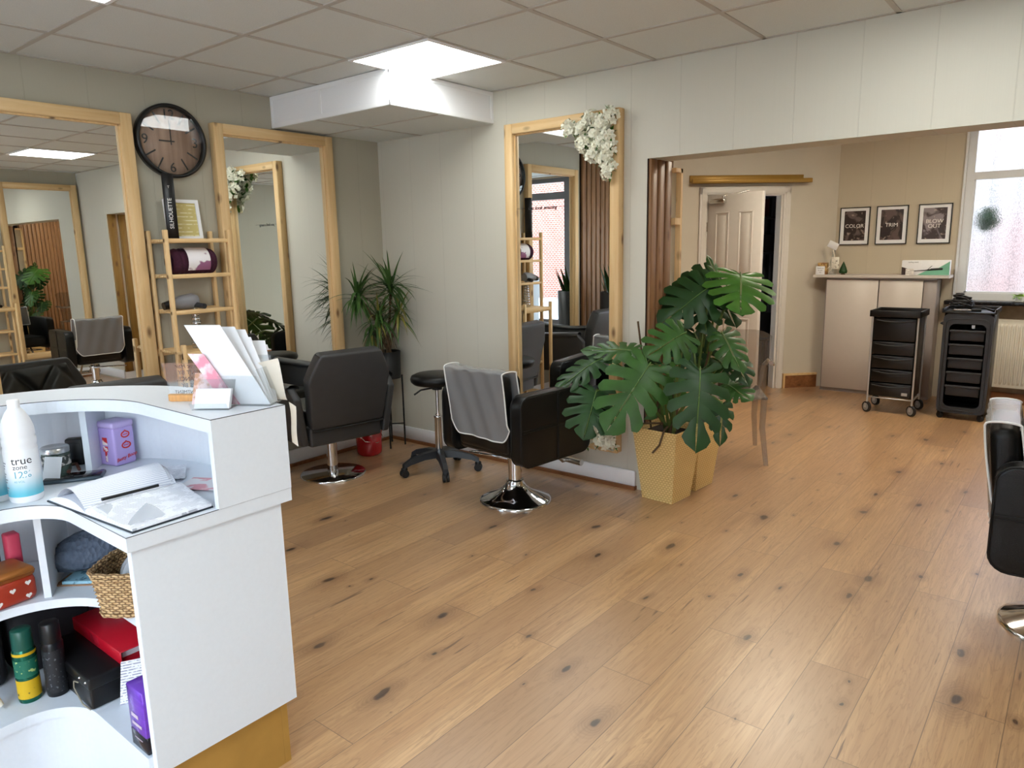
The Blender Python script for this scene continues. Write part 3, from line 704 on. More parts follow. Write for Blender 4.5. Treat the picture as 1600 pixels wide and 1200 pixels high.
def rrect(y0, y1, z0, z1, r, n=5):
    P = []
    for cy, cz, a0 in ((y1-r, z0+r, -PI/2), (y1-r, z1-r, 0), (y0+r, z1-r, PI/2), (y0+r, z0+r, PI)):
        for k in range(n+1): P.append((cy+r*math.cos(a0+PI/2*k/n), cz+r*math.sin(a0+PI/2*k/n)))
    return P
def chair_square(label, loc, rz):
    t = thing('salon_chair', label, 'chair', loc, rz, 'black square salon chairs')
    part('base', MB().lathe([(.217, 0), (.217, .008), (.205, .016), (.15, .036), (.095, .062), (.065, .09), (.052, .118), (.052, .128), (.0001, .128)], n=64), MT['chrome'], t)
    part('column', MB().lathe([(.04, .12), (.04, .29)], n=28).lathe([(.048, .255), (.05, .26), (.05, .285), (.046, .30)], n=28), MT['chrome'], t)
    lv = MB().tube([(.05, .03, .275), (.02, -.06, .275), (-.20, -.115, .272), (-.29, -.10, .262), (-.30, -.075, .258), (-.27, -.055, .26), (-.05, .0, .268)], .0065, 8); part('pump_lever', lv, MT['chrome'], t)
    part('seat', MB().rbox(-.235, .235, -.24, .27, .335, .47, .035, 4), MT['leatherb'], t)
    M_ = Matrix.Rotation(math.radians(7), 4, 'X'); M_.translation = Vector((0, -.205, .36))
    m = MB().rbox(-.215, .215, -.045, .045, 0, .45, .035, 4); m.xf(M_); part('backrest', m, MT['leatherb'], t)
    for s in (-1, 1):
        b = bmesh.new(); vs = [b.verts.new((s*.245, y, z)) for y, z in rrect(-.27, .30, .31, .705, .065)]; f = b.faces.new(vs)
        r = bmesh.ops.extrude_face_region(b, geom=[f])
        for v in r['geom']:
            if isinstance(v, bmesh.types.BMVert): v.co.x += s*.085
        bmesh.ops.recalc_face_normals(b, faces=b.faces[:])
        bmesh.ops.bevel(b, geom=[e for e in b.edges if len(e.link_faces) == 2 and e.calc_face_angle(0) > .6], offset=.012, segments=3, profile=.5, affect='EDGES')
        m = MB(); m.addbm(b); ar = part('armrest', m, MT['leatherb'], t)
        g = MB()
        for x in (s*.245, s*.33):
            P = [(x, y, z) for y, z in rrect(-.268, .298, .312, .703, .065)]; g.tube([(p[0]-s*.004 if abs(p[0]) > .3 else p[0]+s*.004, p[1], p[2]) for p in P], .0045, 6, 0, True)
        for dz in (-.006, .006): g.tube([(s*.331, -.26, .515+dz), (s*.331, .29, .515+dz)], .0032, 5)
        for dy in (-.006, .006): g.tube([(s*.331, .02+dy, .32), (s*.331, .02+dy, .70)], .0032, 5)
        part('stitching', g, MT['leatherb'], ar)
    ft = MB().tube([(-.05, .20, .34), (-.05, .33, .20), (-.05, .37, .165), (-.05, .41, .165)], .011).tube([(.05, .20, .34), (.05, .33, .20), (.05, .37, .165), (.05, .41, .165)], .011)
    fo = part('footrest', ft, MT['steel'], t); part('foot_bar', MB().tube([(-.17, .41, .17), (.17, .41, .17)], .02, 14), MT['steel'], fo)
    return t
def back_cover(label, loc, rz, seed):
    """vinyl sheet over the chair back: long flap behind, short flap in front, white piping"""
    t = thing('chair_back_cover', label, 'chair cover', loc, rz, 'grey vinyl chair covers')
    rnd = random.Random(seed); ph = [rnd.uniform(0, 6) for _ in range(6)]
    zt = .822
    def top_y(z): return -.205-(z-.36)*.123
    W_ = .238
    def pt(u, v):
        # v 0: bottom of the long rear flap, 1: bottom of the short front flap
        x = (2*u-1)*W_; s = v*.72
        if s < .385:
            z = zt-.385+s; y = top_y(z)-.055-.006*math.sin(9*u+ph[0])*(1-s/.4)-.004*math.sin(23*u+s*14+ph[1]) ; q = 1-s/.385
            x *= 1.0-.03*math.sin(PI*q)
            # rounded lower corners
            cx = abs(2*u-1)
            if q > .72: z += .075*max(0, cx-.72)**2/.0784*((q-.72)/.28)
        elif s < .50:
            a = (s-.385)/.115*PI; z = zt+.012*math.sin(a)+.004*math.sin(7*u+ph[2]); y = top_y(zt)-.055*math.cos(a)
        else:
            q = (s-.50); z = zt-q; y = top_y(z)+.053+.010*q/.22+.004*math.sin(15*u+ph[3])
        return (x, y, z)
    m = MB().grid(pt, 40, 60); sh = part('sheet', m, MT['cover'], t)
    e = [pt(k/40, 0) for k in range(41)]+[pt(1, k/60) for k in range(1, 61)]+[pt(1-k/40, 1) for k in range(1, 41)]+[pt(0, 1-k/60) for k in range(1, 60)]
    part('piping', MB().tube(e, .0042, 6, 0, True), MT['piping'], t)
    return t
L2, R2 = (1.72, -.575, 0), math.radians(-7)
chair_square('black square-armed salon chair on a flared chrome base, facing the flower mirror', L2, R2)
back_cover('white-edged clear grey cover over the chair in front of the flower mirror', L2, R2, 3)
L3, R3 = (4.345, -.505, 0), math.radians(-86)
chair_square('black square-armed salon chair cut off by the right edge of the photo', L3, R3)
back_cover('white-edged grey cover on the chair back at the right edge', L3, R3, 8)

# rolling stool
st_ = thing('rolling_stool', 'black padded stool on a five-star castor base beside the covered chair', 'stool', (.945, -.423, 0), .15)
part('seat', MB().lathe([(.0001, .600), (.10, .600), (.155, .606), (.172, .622), (.176, .64), (.168, .660), (.14, .672), (.07, .678), (.0001, .679)], n=40), MT['leatherb'], st_)
cs = MB().lathe([(.017, .13), (.017, .40)], n=18).lathe([(.026, .10), (.026, .37), (.029, .372), (.029, .385), (.02, .388)], n=20).lathe([(.012, .38), (.012, .585)], n=16); part('gas_column', cs, MT['chrome'], st_)
part('height_lever', MB().cyl((0,0,.565), (0,0,.602), .035).tube([(.02, -.02, .585), (-.05, -.11, .575), (-.085, -.14, .545)], .006), MT['black'], st_)
for k in range(5):
    a = 2*PI*k/5+.45; d = Vector((math.cos(a), math.sin(a), 0)); p = Vector((-d.y, d.x, 0))
    lg = MB(); path = [(d*.02)+Vector((0,0,.125)), d*.12+Vector((0,0,.12)), d*.22+Vector((0,0,.098)), d*.268+Vector((0,0,.075))]
    vs = []; fs = []
    for i, c in enumerate(path):
        wd_ = (.034, .026, .022, .02)[i]; h = (.05, .042, .034, .026)[i]
        vs += [c-p*wd_+Vector((0,0,-h*.5)), c+p*wd_+Vector((0,0,-h*.5)), c+p*wd_*.7+Vector((0,0,h*.5)), c-p*wd_*.7+Vector((0,0,h*.5))]
    for i in range(3):
        for j in range(4): fs.append((4*i+j, 4*i+(j+1)%4, 4*i+4+(j+1)%4, 4*i+4+j))
    fs += [(3,2,1,0), (12,13,14,15)]
    lg.add(vs, fs, 0, False); lo = part('leg', lg, MT['dgrey'], st_)
    e = d*.262
    cm = MB()
    for q in (-.013, .013): cm.cyl(e+p*(q-.008)+Vector((0,0,.026)), e+p*(q+.008)+Vector((0,0,.026)), .026, 16)
    cm.rbox(e.x-.018, e.x+.018, e.y-.018, e.y+.018, .03, .066, .006, 1); part('castor', cm, MT['rubber'], lo)

# plant stand with dracaena, red bin
ps = thing('plant_stand', 'tall black metal plant stand in the corner behind the grey chair', 'plant stand', (.175, -.17, 0))
part('pot', MB().lathe([(.098, .53), (.102, .735), (.095, .735), (.092, .70), (.0001, .70)], n=32), MT['blackm'], ps)
for k in range(4):
    a = PI/4+k*PI/2; part('leg', MB().tube([(.106*math.cos(a), .106*math.sin(a), 0), (.106*math.cos(a), .106*math.sin(a), .55)], .0065, 8), MT['blackm'], ps)
part('brace', MB().tube([(.105*math.cos(PI/4), .105*math.sin(PI/4), .17), (-.105*math.cos(PI/4), -.105*math.sin(PI/4), .17)], .005).tube([(-.105*math.cos(PI/4), .105*math.sin(PI/4), .17), (.105*math.cos(PI/4), -.105*math.sin(PI/4), .17)], .005), MT['blackm'], ps)
dr = thing('dracaena', 'spiky green dracaena in the black stand, touching the left corner', 'plant', (.175, -.17, .70))
part('soil', MB().lathe([(.0001, .712), (.092, .708)], (.175, -.17, 0), 20), MT['soil'], dr, True)
stm = MB()
heads = [((.29, -.20, 1.23), 58, .31, .7), ((.13, -.38, 1.17), 50, .31, 1.0), ((.22, -.27, 1.0), 46, .28, 1.1), ((.30, -.14, 1.04), 36, .27, 1.0), ((.15, -.29, .92), 26, .23, 1.7)]
for (hx, hy, hz), n_, L_, dp in heads:
    stm.tube([(.175+random.uniform(-.03,.03), -.17+random.uniform(-.03,.03), .70), (.175+(hx-.175)*.35+.02, -.17+(hy+.17)*.3, .70+(hz-.70)*.5), (hx, hy, hz)], [.012, .010, .008], 7)
for k in range(14):
    a = random.uniform(0, 6.28); stm.tube([(.18, -.18, random.uniform(.78, .86)), (.18+.06*math.cos(a), -.18+.06*math.sin(a), random.uniform(.80, .9)), (.18+.09*math.cos(a), -.18+.09*math.sin(a), random.uniform(.74, .84))], .002, 4)
part('stem', stm, MT['brownstem'], dr, True)
for i, ((hx, hy, hz), n_, L_, dp) in enumerate(heads):
    lm = MB()
    for k in range(n_):
        a = random.uniform(0, 2*PI); el = random.uniform(-.45, 1.25) if i < 4 else random.uniform(-.9, .3)
        d = Vector((math.cos(a)*math.cos(el), math.sin(a)*math.cos(el), math.sin(el))); l = L_*random.uniform(.7, 1.15)
        if hx+d.x*l < .03: d.x = abs(d.x)*.3
        if hy+d.y*l < -.42 and hx+d.x*l < .14: d.x = abs(d.x)+.45
        if hy+d.y*l > -.03: d.y = -abs(d.y)*.3
        lm.strap((hx, hy, hz+random.uniform(-.06, .03)), d, l, random.uniform(.017, .026), dp*random.uniform(.6, 1.6), 1 if (i > 1 and random.random() < .25) else 0, 6)
    lm.v = [(max(x, .07 if y < -.45 else .022), min(y, -.022), z) for x, y, z in lm.v]
    part('leaves', lm, [MT['drac'], MT['dracy']], dr, True)
bn = thing('pedal_bin', 'small glossy red bin on the floor behind the grey chair', 'bin', (.225, -.43, 0))
part('body', MB().lathe([(.07, 0), (.088, .012), (.092, .03), (.094, .17), (.0001, .17)], n=36), MT['red'], bn)
part('lid', MB().lathe([(.097, .168), (.097, .182), (.085, .21), (.05, .222), (.0001, .225)], n=36), MT['red'], bn)
part('handle', MB().tube([(-.0, -.096, .172), (.06, -.085, .12), (.096, 0, .10), (.06, .085, .12), (0, .096, .172)], .003), MT['steel'], bn)

# ================================================================== wall clock
ck = thing('wall_clock', 'round black-rimmed wooden wall clock showing nine o\'clock', 'clock', (0, -1.597, 2.13), PI/2)
# local: x along wall, -y into room
RX = Matrix.Rotation(PI/2, 4, 'X')
part('rim', MB().lathe([(.186, .0), (.205, .0), (.207, .045), (.198, .05), (.188, .05), (.186, .02)], n=64, caps=False).xf(RX), MT['black'], ck)
part('face', MB().lathe([(.0001, .018), (.19, .018), (.19, .004)], n=48).xf(RX), pine('walnut_dial', srgb(196, 166, 142), srgb(160, 130, 112), 2), ck)
for q, ang in (('12', 90), ('3', 0), ('6', -90), ('9', 180)):
    a = math.radians(ang); part('numeral', text_mb(q, .078, (.148*math.cos(a), -.0195, .148*math.sin(a)), (1,0,0), (0,0,1), .0012), MT['black'], ck)
for k in range(12):
    if k % 3:
        a = math.radians(k*30); d = Vector((math.cos(a), 0, math.sin(a)))
        m = MB(); s = Vector((-d.z, 0, d.x)); p0 = d*.112; p1 = d*.176
        m.plate([(.108, -.0042), (.178, -.0042), (.178, .0042), (.108, .0042)], (0, -.0192, 0), d, s, (0, -1, 0), .0012); part('hour_mark', m, MT['black'], ck)
part('minute_hand', MB().box(-.003, .003, -.026, -.0245, -.02, .115), MT['black'], ck)
part('hour_hand', MB().box(-.072, .02, -.0285, -.027, -.0036, .0036), MT['black'], ck)
part('glass', MB().lathe([(.0001, .044), (.19, .044)], n=48).xf(RX), MT['clock_glass'], ck)

# ================================================================== ladder shelf units
def shelf_unit(label, loc, rz):
    """local: x along the wall, y=0 at the wall, +y into the room is -y"""
    t = thing('shelf_unit', label, 'shelf', loc, rz, 'slim pine shelf units')
    W_, D_ = .40, .24
    for x in (-W_/2, W_/2-.022):
        part('post', MB().rbox(x, x+.022, -D_, -D_+.03, 0, 1.62, .003, 1), MT['pine'], t)
        part('post', MB().rbox(x, x+.022, -.035, -.005, 0, 1.62, .003, 1), MT['pine'], t)
    for z in (1.56, 1.36, 1.155, .66, .40, .12):
        s = MB().rbox(-W_/2+.0, W_/2, -D_+.004, -D_+.024, z-.012, z+.012, .002, 1).rbox(-W_/2, W_/2, -.03, -.008, z-.012, z+.012, .002, 1)
        for k in range(7): s.box(-W_/2+.022, W_/2-.022, -D_+.03+k*.026, -D_+.05+k*.026, z-.004, z+.006)
        part('shelf', s, MT['pinex'], t)
    # deeper worktop tier
    s = MB().rbox(-W_/2-.01, W_/2+.01, -.33, -.31, .895, .935, .002, 1).rbox(-W_/2-.01, W_/2+.01, -.03, -.008, .895, .935, .002, 1)
    for k in range(10): s.box(-W_/2, W_/2, -.30+k*.027, -.279+k*.027, .922, .934)
    part('shelf', s, MT['pinex'], t)
    for x in (-W_/2-.01, W_/2-.012): part('post', MB().rbox(x, x+.022, -.335, -.305, 0, .98, .003, 1), MT['pine'], t)
    return t
shelf_unit('slim pine shelf unit under the wall clock', (0, -1.60, 0), PI/2)
shelf_unit('slim pine shelf unit on the right wall, seen only in the mirrors', (WX, -1.12, 0), -PI/2)
# things on the shelf under the clock
bx_ = thing('product_box', 'tall black hair product box standing on the shelf below the clock', 'box', (.15, -1.706, 1.567), 1.15)
part('carton', MB().rbox(-.03, .03, -.03, .03, 0, .365, .003, 1), MT['black'], bx_)
part('lettering', text_mb('SILHOUETTE', .030, (.0, -.0308, .145), (0,0,1), (-1,0,0), .0004), MT['whiteink'], bx_); part('emblem', text_mb('T', .02, (0, -.0308, .29), (1,0,0), (0,0,1), .0004), MT['whiteink'], bx_)
pf = thing('certificate_frame', 'white frame with a yellow certificate leaning behind the black box', 'picture frame', (.06, -1.585, 1.567), PI/2)
tl = Matrix.Rotation(math.radians(-7), 4, 'X')
m = MB()
for x0, x1, z0, z1 in ((-.105, -.085, 0, .235), (.085, .105, 0, .235), (-.085, .085, 0, .02), (-.085, .085, .215, .235)): m.box(x0, x1, -.012, .004, z0, z1)
part('frame', m.xf(tl), MT['white'], pf)
part('certificate', MB().box(-.085, .085, -.004, 0, .02, .215).xf(tl), lines_material('yellow_certificate', srgb(206, 190, 122), srgb(236, 228, 190), 'Z', .022, .3, 24, .9), pf)
tp = thing('towel_pack', 'pack of plum rolled towels with a white paper band on the second shelf', 'towels', (.125, -1.60, 1.367), PI/2)
def roll(u, v):
    x = -.135+.27*u; a = 2*PI*v; r = .074+.004*math.sin(u*60)*.6; e = min(1, min(u, 1-u)*14); r *= .75+.25*e
    return (x, r*.95*math.cos(a), .074+r*math.sin(a))
part('towel', MB().grid(roll, 60, 24), mat('plum_towel', srgb(62, 24, 44), .95, noise=.2, nscale=90, bump=.6, bscale=180), tp)
def band(u, v):
    a = math.radians(-40)+math.radians(300)*v; r = .0795; return (-.055+.135*u, -r*.96*math.cos(a), .075+r*math.sin(a))
part('paper_band', MB().grid(band, 6, 24), two_tone('printed_band', srgb(236, 232, 234), srgb(150, 96, 130), 9, .52, .56), tp)
dr_ = thing('hair_dryer', 'silver grey hair dryer with a black nozzle lying on the third shelf', 'hair dryer', (.16, -1.66, 1.163), PI/2)
part('barrel', MB().tube([(-.10, 0, .04), (-.05, 0, .045), (.02, 0, .05), (.05, 0, .05)], [.03, .04, .046, .034], 16), mat('grey_dryer', srgb(130, 130, 134), .3, noise=.03), dr_)
part('nozzle', MB().tube([(-.15, 0, .03), (-.10, 0, .038)], [.022, .028], 14), MT['black'], dr_)
part('handle', MB().tube([(.02, -.01, .03), (.05, -.09, .02)], [.017, .015], 12), MT['dgrey'], dr_)
vs_ = thing('glass_bottle', 'slender ribbed glass bottle on the worktop of the shelf unit', 'bottle', (.17, -1.63, .936))
part('body', MB().lathe([(.034, 0), (.036, .01), (.03, .10), (.02, .2), (.014, .25), (.015, .28), (.011, .28), (.011, .25), (.028, .09), (.0001, .01)], n=20), MT['acrylic'], vs_)
rg = MB()
for k in range(9): rg.lathe([(.0365-k*.0021, .02+k*.024), (.0385-k*.0021, .026+k*.024), (.0365-k*.0021, .032+k*.024)], n=18)
part('ribs', rg, MT['steel'], vs_)
# bottles on the right wall's shelf (seen in mirrors)
shx = WX-.13
for k, (yy, z, r, h, c, lb) in enumerate(((-1.02, 1.572, .028, .15, (232,232,232), 'white product bottle on top of the mirrored shelf, nearest the mirror'), (-1.10, 1.572, .028, .15, (236,234,230), 'white product bottle in the middle of the mirrored shelf top'), (-1.18, 1.572, .026, .19, (210,200,180), 'tall beige bottle at the end of the mirrored shelf top'),
    (-1.05, 1.37, .03, .16, (120,160,170), 'pale blue bottle on the second tier of the mirrored shelf'), (-1.15, 1.37, .03, .16, (130,170,180), 'pale blue bottle furthest along the second tier of the mirrored shelf'))):
    solo('product_bottle', MB().lathe([(r, 0), (r, h*.72), (r*.4, h*.82), (r*.4, h), (.0001, h)], (shx, yy, z), 18), mat('bottle_%d' % k, srgb(*c), .3), lb, 'bottle', (shx, yy, z), 'bottles on the right wall shelf')
solo('round_brush', MB().ball((shx, -1.06, 1.235), .042, 8).tube([(shx, -1.06, 1.165), (shx, -1.06, 1.20)], .012), MT['black'], 'black round brush head on the third tier of the mirrored shelf', 'brush')
dk = thing('hair_dryer', 'black hair dryer lying on the worktop of the mirrored shelf unit', 'hair dryer', (WX-.2, -1.1, .938))
part('barrel', MB().tube([(0, -.1, .04), (0, 0, .045), (0, .06, .045)], [.028, .042, .035], 14), MT['black'], dk); part('handle', MB().tube([(0, .02, .03), (-.09, .05, .016)], .016, 10), MT['black'], dk)

# snake plant near the shop front (seen in the flower mirror)
sn = thing('planter', 'tall dark grey planter by the slatted wall, seen in the flower mirror', 'planter', (.30, -3.0, 0))
part('pot', MB().lathe([(.13, 0), (.15, 1.0), (.14, 1.0), (.135, .95), (.0001, .95)], n=28), MT['dgrey'], sn)
sp_ = thing('snake_plant', 'dark snake plant in the tall grey planter, seen in the flower mirror', 'plant', (.30, -3.0, .95))
part('soil', MB().lathe([(.0001, .004), (.134, .002)], n=20), MT['soil'], sp_)
m = MB()
for k in range(22):
    a = random.uniform(0, 6.28); r = random.uniform(0, .09); m.strap((r*math.cos(a), r*math.sin(a), 0), (math.cos(a)*.35, math.sin(a)*.35, 1), random.uniform(.22, .38), .045, random.uniform(.1, .5), 0, 6)
part('leaves', m, MT['leafd'], sp_)

sk = thing('wall_socket', 'white double wall socket beside the mirrored shelf unit', 'socket', (WX, -1.12, .80), -PI/2)
part('plate', MB().rbox(-.073, .073, -.012, -.0005, -.043, .043, .003, 1), MT['white'], sk); part('plug', MB().rbox(-.06, -.015, -.045, -.012, -.025, .025, .006, 2), MT['black'], sk)
# ================================================================== reception desk
CX, CY = 2.25, -3.215
YE = -4.35
def Lpath(r, x1, cx=CX, cy=CY, yend=YE, n=20):
    """from the right end, round the corner, towards the shop front"""
    return [(x1, cy+r)]+[(cx+r*math.cos(PI/2+PI/2*k/n), cy+r*math.sin(PI/2+PI/2*k/n)) for k in range(n+1)]+[(cx-r, yend)]
def Lband(outer, inner): return outer+inner[::-1]
dk_ = thing('reception_desk', 'white curved two-tier reception desk with a gold plinth', 'desk', (2.25, -3.0, 0))
def slab(name, x1, r, inner, z0, z1, lab=None):
    m = MB(); m.prism(Lband(Lpath(r, x1), inner), z0, z1, 0); o = part(name, m, MT['desk'], dk_, True)
    e = MB()
    P = [(x, y, z1) for x, y in inner]; e.tube(P, .0011, 4)
    e.tube([(x1, inner[0][1], z1), (x1, CY+r, z1)], .0011, 4)
    part('edge_line', e, MT['deskline'], o, True)
    return o
slab('counter_top', 2.612, .53, Lpath(.315, 2.612), 1.040, 1.075)
inW = Lpath(.14, 2.61, 2.28, -3.27)
slab('work_surface', 2.61, .53, inW, .803, .840)
inM = Lpath(.215, 2.58, 2.30, -3.27)
m = MB().prism(Lband(Lpath(.485, 2.58), inM), .520, .545); part('shelf', m, MT['desk'], dk_, True)
inB = Lpath(.14, 2.58, 2.28, -3.27)
m = MB().prism(Lband(Lpath(.485, 2.58), inB), .222, .250); part('shelf', m, MT['desk'], dk_, True)
inR = Lpath(.15, 2.58, 2.28, -3.27); inR2 = Lpath(.168, 2.58, 2.28, -3.27)
m = MB().prism(Lband(inR2, inR), 0.0, .222); part('riser', m, MT['desk'], dk_, True)
m = MB().prism(Lband(Lpath(.53, 2.594), Lpath(.512, 2.594)), .840, 1.040); part('hutch_back', m, MT['desk'], dk_, True)
m = MB().prism(Lband(Lpath(.50, 2.58), Lpath(.482, 2.58)), .205, .803); part('front_panel', m, MT['desk'], dk_, True)
m = MB().box(2.594, 2.612, CY+.315, CY+.53, .840, 1.040); part('hutch_end', m, MT['desk'], dk_, True)
m = MB().box(2.58, 2.60, -3.118, CY+.50, .205, .803).box(2.5805, 2.5985, -3.1195, -3.118, .205, .803, 1); part('end_panel', m, [MT['desk'], MT['deskedge']], dk_, True)
m = MB().prism(Lband(Lpath(.48, 2.576), Lpath(.46, 2.576)), 0, .205).box(2.556, 2.576, -3.10, CY+.4595, 0, .205); part('plinth', m, MT['gold'], dk_, True)
def radial(a, r0, r1, z0, z1, c=(CX, CY), th=.018):
    d = Vector((math.cos(a), math.sin(a), 0)); s = Vector((-d.y, d.x, 0)); m = MB()
    m.plate([(r0, -th/2), (r1, -th/2), (r1, th/2), (r0, th/2)], (c[0], c[1], z0), d, s, (0,0,1), z1-z0); return m
part('divider', radial(math.radians(137), .375, .513, .840, 1.040), MT['desk'], dk_, True)
part('divider', radial(math.radians(150), .20, .48, .545, .803, (2.27, -3.25)), MT['desk'], dk_, True)

# ---- on the counter top
ZT = 1.0752
def quad(p, a, b, t=.0006):
    """thin sheet: corner p, edge vectors a, b"""
    p = Vector(p); a = Vector(a); b = Vector(b); n = a.cross(b).normalized()*t
    m = MB(); v = [p, p+a, p+a+b, p+b]; m.add(v+[q+n for q in v], [(3,2,1,0), (4,5,6,7), (0,1,5,4), (1,2,6,5), (2,3,7,6), (3,0,4,7)]); return m
# small acrylic sign on a wooden foot (its text reads towards the customers)
ds = Vector((.80, .60, 0)); ns = Vector((-.60, .80, 0))     # along the sign as seen from the clerk; ns points to the customer side
so = Vector((2.285, -2.838, ZT))
sg = thing('acrylic_sign', 'clear sign with black lettering on a rounded wooden foot', 'sign', tuple(so+ds*.06))
ft = MB(); pts = [(.0, 0), (.012, -.012), (.13, -.012), (.142, 0), (.142, .012), (.0, .012)]
ft.plate(pts, so-ds*.005, ds, ns, (0,0,1), .018); part('foot', ft, mat('beech_foot', srgb(214, 158, 96), .5, noise=.12, nscale=30, stretch=(1,8,1)), sg, True)
part('panel', MB().plate([(0, .012), (.115, .012), (.135, .108), (-.02, .108)], so+ds*.004, ds, (0,0,1), ns, .003), MT['acrylic'], sg, True)
tmb = MB()
for k, (s, sz) in enumerate((('Great Hair', .017), ('ISN\'T BY', .017), ('CHANCE,', .017), ('IT\'S BY', .017), ('APPOINTMENT', .0135))):
    q = text_mb(s, sz, so+ds*.06+Vector((0,0,.098-.0185*k))+ns*.0035, -ds, (0,0,1), .0003, shear=.25 if k == 0 else 0); tmb.add(q.v, q.f)
part('lettering', tmb, MT['ink'], sg, True)
# business card holder with cards
ch0 = Vector((2.462, -2.868, ZT)); ca = Vector((.082, .058, 0)); cn = Vector((-.58, .815, 0))
chd = thing('card_holder', 'small clear card holder with white cards and a pink flyer', 'card holder', tuple(ch0+ca*.5+cn*.03))
hm = MB(); tilt = (cn*.034+Vector((0,0,.066)))
for part_ in (quad(ch0, ca, cn*.05, .002), quad(ch0, ca, Vector((0,0,.02))-cn*.012, .002), quad(ch0+cn*.02, ca, tilt*1.1, .002)): hm.add(part_.v, part_.f)
part('holder', hm, MT['acrylic'], chd, True)
cards = MB()
for k in range(5): q = quad(ch0+ca*.03+cn*(.006+.003*k)+Vector((0,0,.003)), ca*.95, cn*.022+Vector((0,0,.048)), .0008); cards.add(q.v, q.f)
part('cards', cards, MT['paper'], chd, True)
fl = quad(ch0-ca*.25+cn*.05+Vector((0,0,.004)), ca*.95, cn*.035+Vector((0,0,.082)), .001)
part('flyer', fl, two_tone('pink_printed_flyer', srgb(232, 206, 206), srgb(196, 150, 120), 40, .45, .6), chd, True)
# leaflet holder with a fan of papers
lh0 = Vector((2.50, -2.775, ZT)); la = Vector((.095, .055, 0)); ln_ = Vector((-.50, .866, 0))
lh = thing('leaflet_holder', 'clear acrylic leaflet holder crammed with papers at the end of the counter', 'leaflet holder', tuple(lh0+la*.5+ln_*.03))
hm = MB()
for q in (quad(lh0, la, ln_*.075, .002), quad(lh0, la, Vector((0,0,.085))-ln_*.012-la*.25, .002), quad(lh0+ln_*.07, la, Vector((0,0,.125))+ln_*.03-la*.35, .002), quad(lh0+la, ln_*.07, Vector((0,0,.10))-la*.3, .002)): hm.add(q.v, q.f)
part('holder', hm, MT['acrylic'], lh, True)
for k, (off, hgt, lean, rot) in enumerate(((.012, .215, -1.35, 0), (.02, .205, -1.2, .04), (.03, .195, -1.0, .05), (.04, .175, -.8, .03), (.05, .16, -.6, .06))):
    solo('loose_paper', quad(lh0+ln_*off+la*.02+Vector((0,0,.003)), la*.96, Vector((0,0,hgt))+la*lean*.9+ln_*(.01+rot), .0012), MT['paper'],
         'white sheet in the leaflet holder, %s' % ['tallest and nearest the clerk side', 'second behind the tallest', 'middle of the leaning fan', 'second from the back of the fan', 'hindmost of the leaning fan'][k], 'paper', group='papers in the leaflet holder')
solo('pink_leaflet', quad(lh0+ln_*.005-la*.22+Vector((0,0,.003)), la*.42, Vector((0,0,.138))-la*.88+ln_*.004, .001), two_tone('pink_leaflet_print', srgb(232, 150, 168), srgb(246, 226, 228), 22, .5, .62), 'slim pink leaflet standing in front of the white papers', 'leaflet')
solo('draped_paper', MB().grid(lambda u, v: ((2.50+.085*u, -2.70+.02*v+.022*u, ZT+.105-.0*u-.10*math.sin(PI/2*min(1, v*1.05))**2 + .02*(1-v)*u)), 6, 10), MT['paperc'], 'cream sheet curling off the back of the counter beside the holder', 'paper')
def hang(u, v):
    return (2.60+.0015*math.sin(6*v)+.03*u*(1-.2*v), -2.664+.003*v+.0015*math.sin(5*v+u*2), 1.078-.115*v-.01*u)
solo('hanging_paper', MB().grid(hang, 4, 10), MT['paperc'], 'cream paper hanging over the back right corner of the desk', 'paper')

# ---- inside the hutch
ZW = .8402
tn = thing('lilac_tin', 'lilac storage tin with red lips and script standing in the hutch', 'tin', (1.948, -2.862, ZW), math.radians(13))
# local frame: x+ faces right/near, -y faces the clerk
part('body', MB().rbox(-.038, .0405, -.036, .036, 0, .122, .008, 3), mat('lilac_tin', srgb(186, 164, 220), .35, .1, noise=.03), tn)
part('lid', MB().rbox(-.0395, .042, -.0375, .0375, .118, .139, .008, 3), mat('lilac_lid', srgb(196, 176, 222), .3, .1, noise=.05), tn)
lips = MB()
for z, sx_ in ((.096, .013), (.062, .014)):
    P = [(math.cos(a)*sx_, math.sin(a)*.009+(.003 if abs(math.cos(a)) < .3 and math.sin(a) > 0 else 0)) for a in [2*PI*k/20 for k in range(20)]]
    lips.tube([(.041, .004+x, z+y) for x, y in P], .0022, 5, 0, True)
    lips.tube([(.0411, .004-sx_*.6, z), (.0411, .004+sx_*.6, z)], .0012, 5)
part('lips', lips, MT['redink'], tn)
part('lettering', text_mb('Betty Boop', .0155, (.0412, .001, .024), (0,1,.16), (0,-.16,1), .0004, shear=.3), MT['redink'], tn)
part('side_print', MB().rbox(-.012, .010, -.0371, -.0362, .045, .062, .0003, 1).rbox(-.006, .004, -.0371, -.0362, .012, .045, .0003, 1).rbox(-.012, .010, -.0371, -.0362, .066, .090, .0003, 1), [two_tone('tin_side_print', srgb(196, 40, 44), srgb(240, 226, 222), 60, .48, .54)], tn)
pfm = thing('photo_frame', 'white rounded photo frame with dark picture behind the lilac tin', 'picture frame', (1.895, -2.80, ZW), math.radians(38))
o_r = rrect(-.068, .068, 0, .158, .018); i_r = rrect(-.052, .052, .028, .146, .012)
m = MB(); n = len(o_r)
vv = [(y, -.006, z) for y, z in o_r]+[(y, -.006, z) for y, z in i_r]+[(y, .006, z) for y, z in o_r]+[(y, .006, z) for y, z in i_r]
fs = []
for k in range(n):
    q = (k+1) % n; fs += [(k, q, q+n, k+n), (k+2*n, k+3*n, q+3*n, q+2*n), (k, k+2*n, q+2*n, q), (k+n, q+n, q+3*n, k+3*n)]
m.add(vv, fs); TLT = Matrix.Rotation(math.radians(-9), 4, 'X')
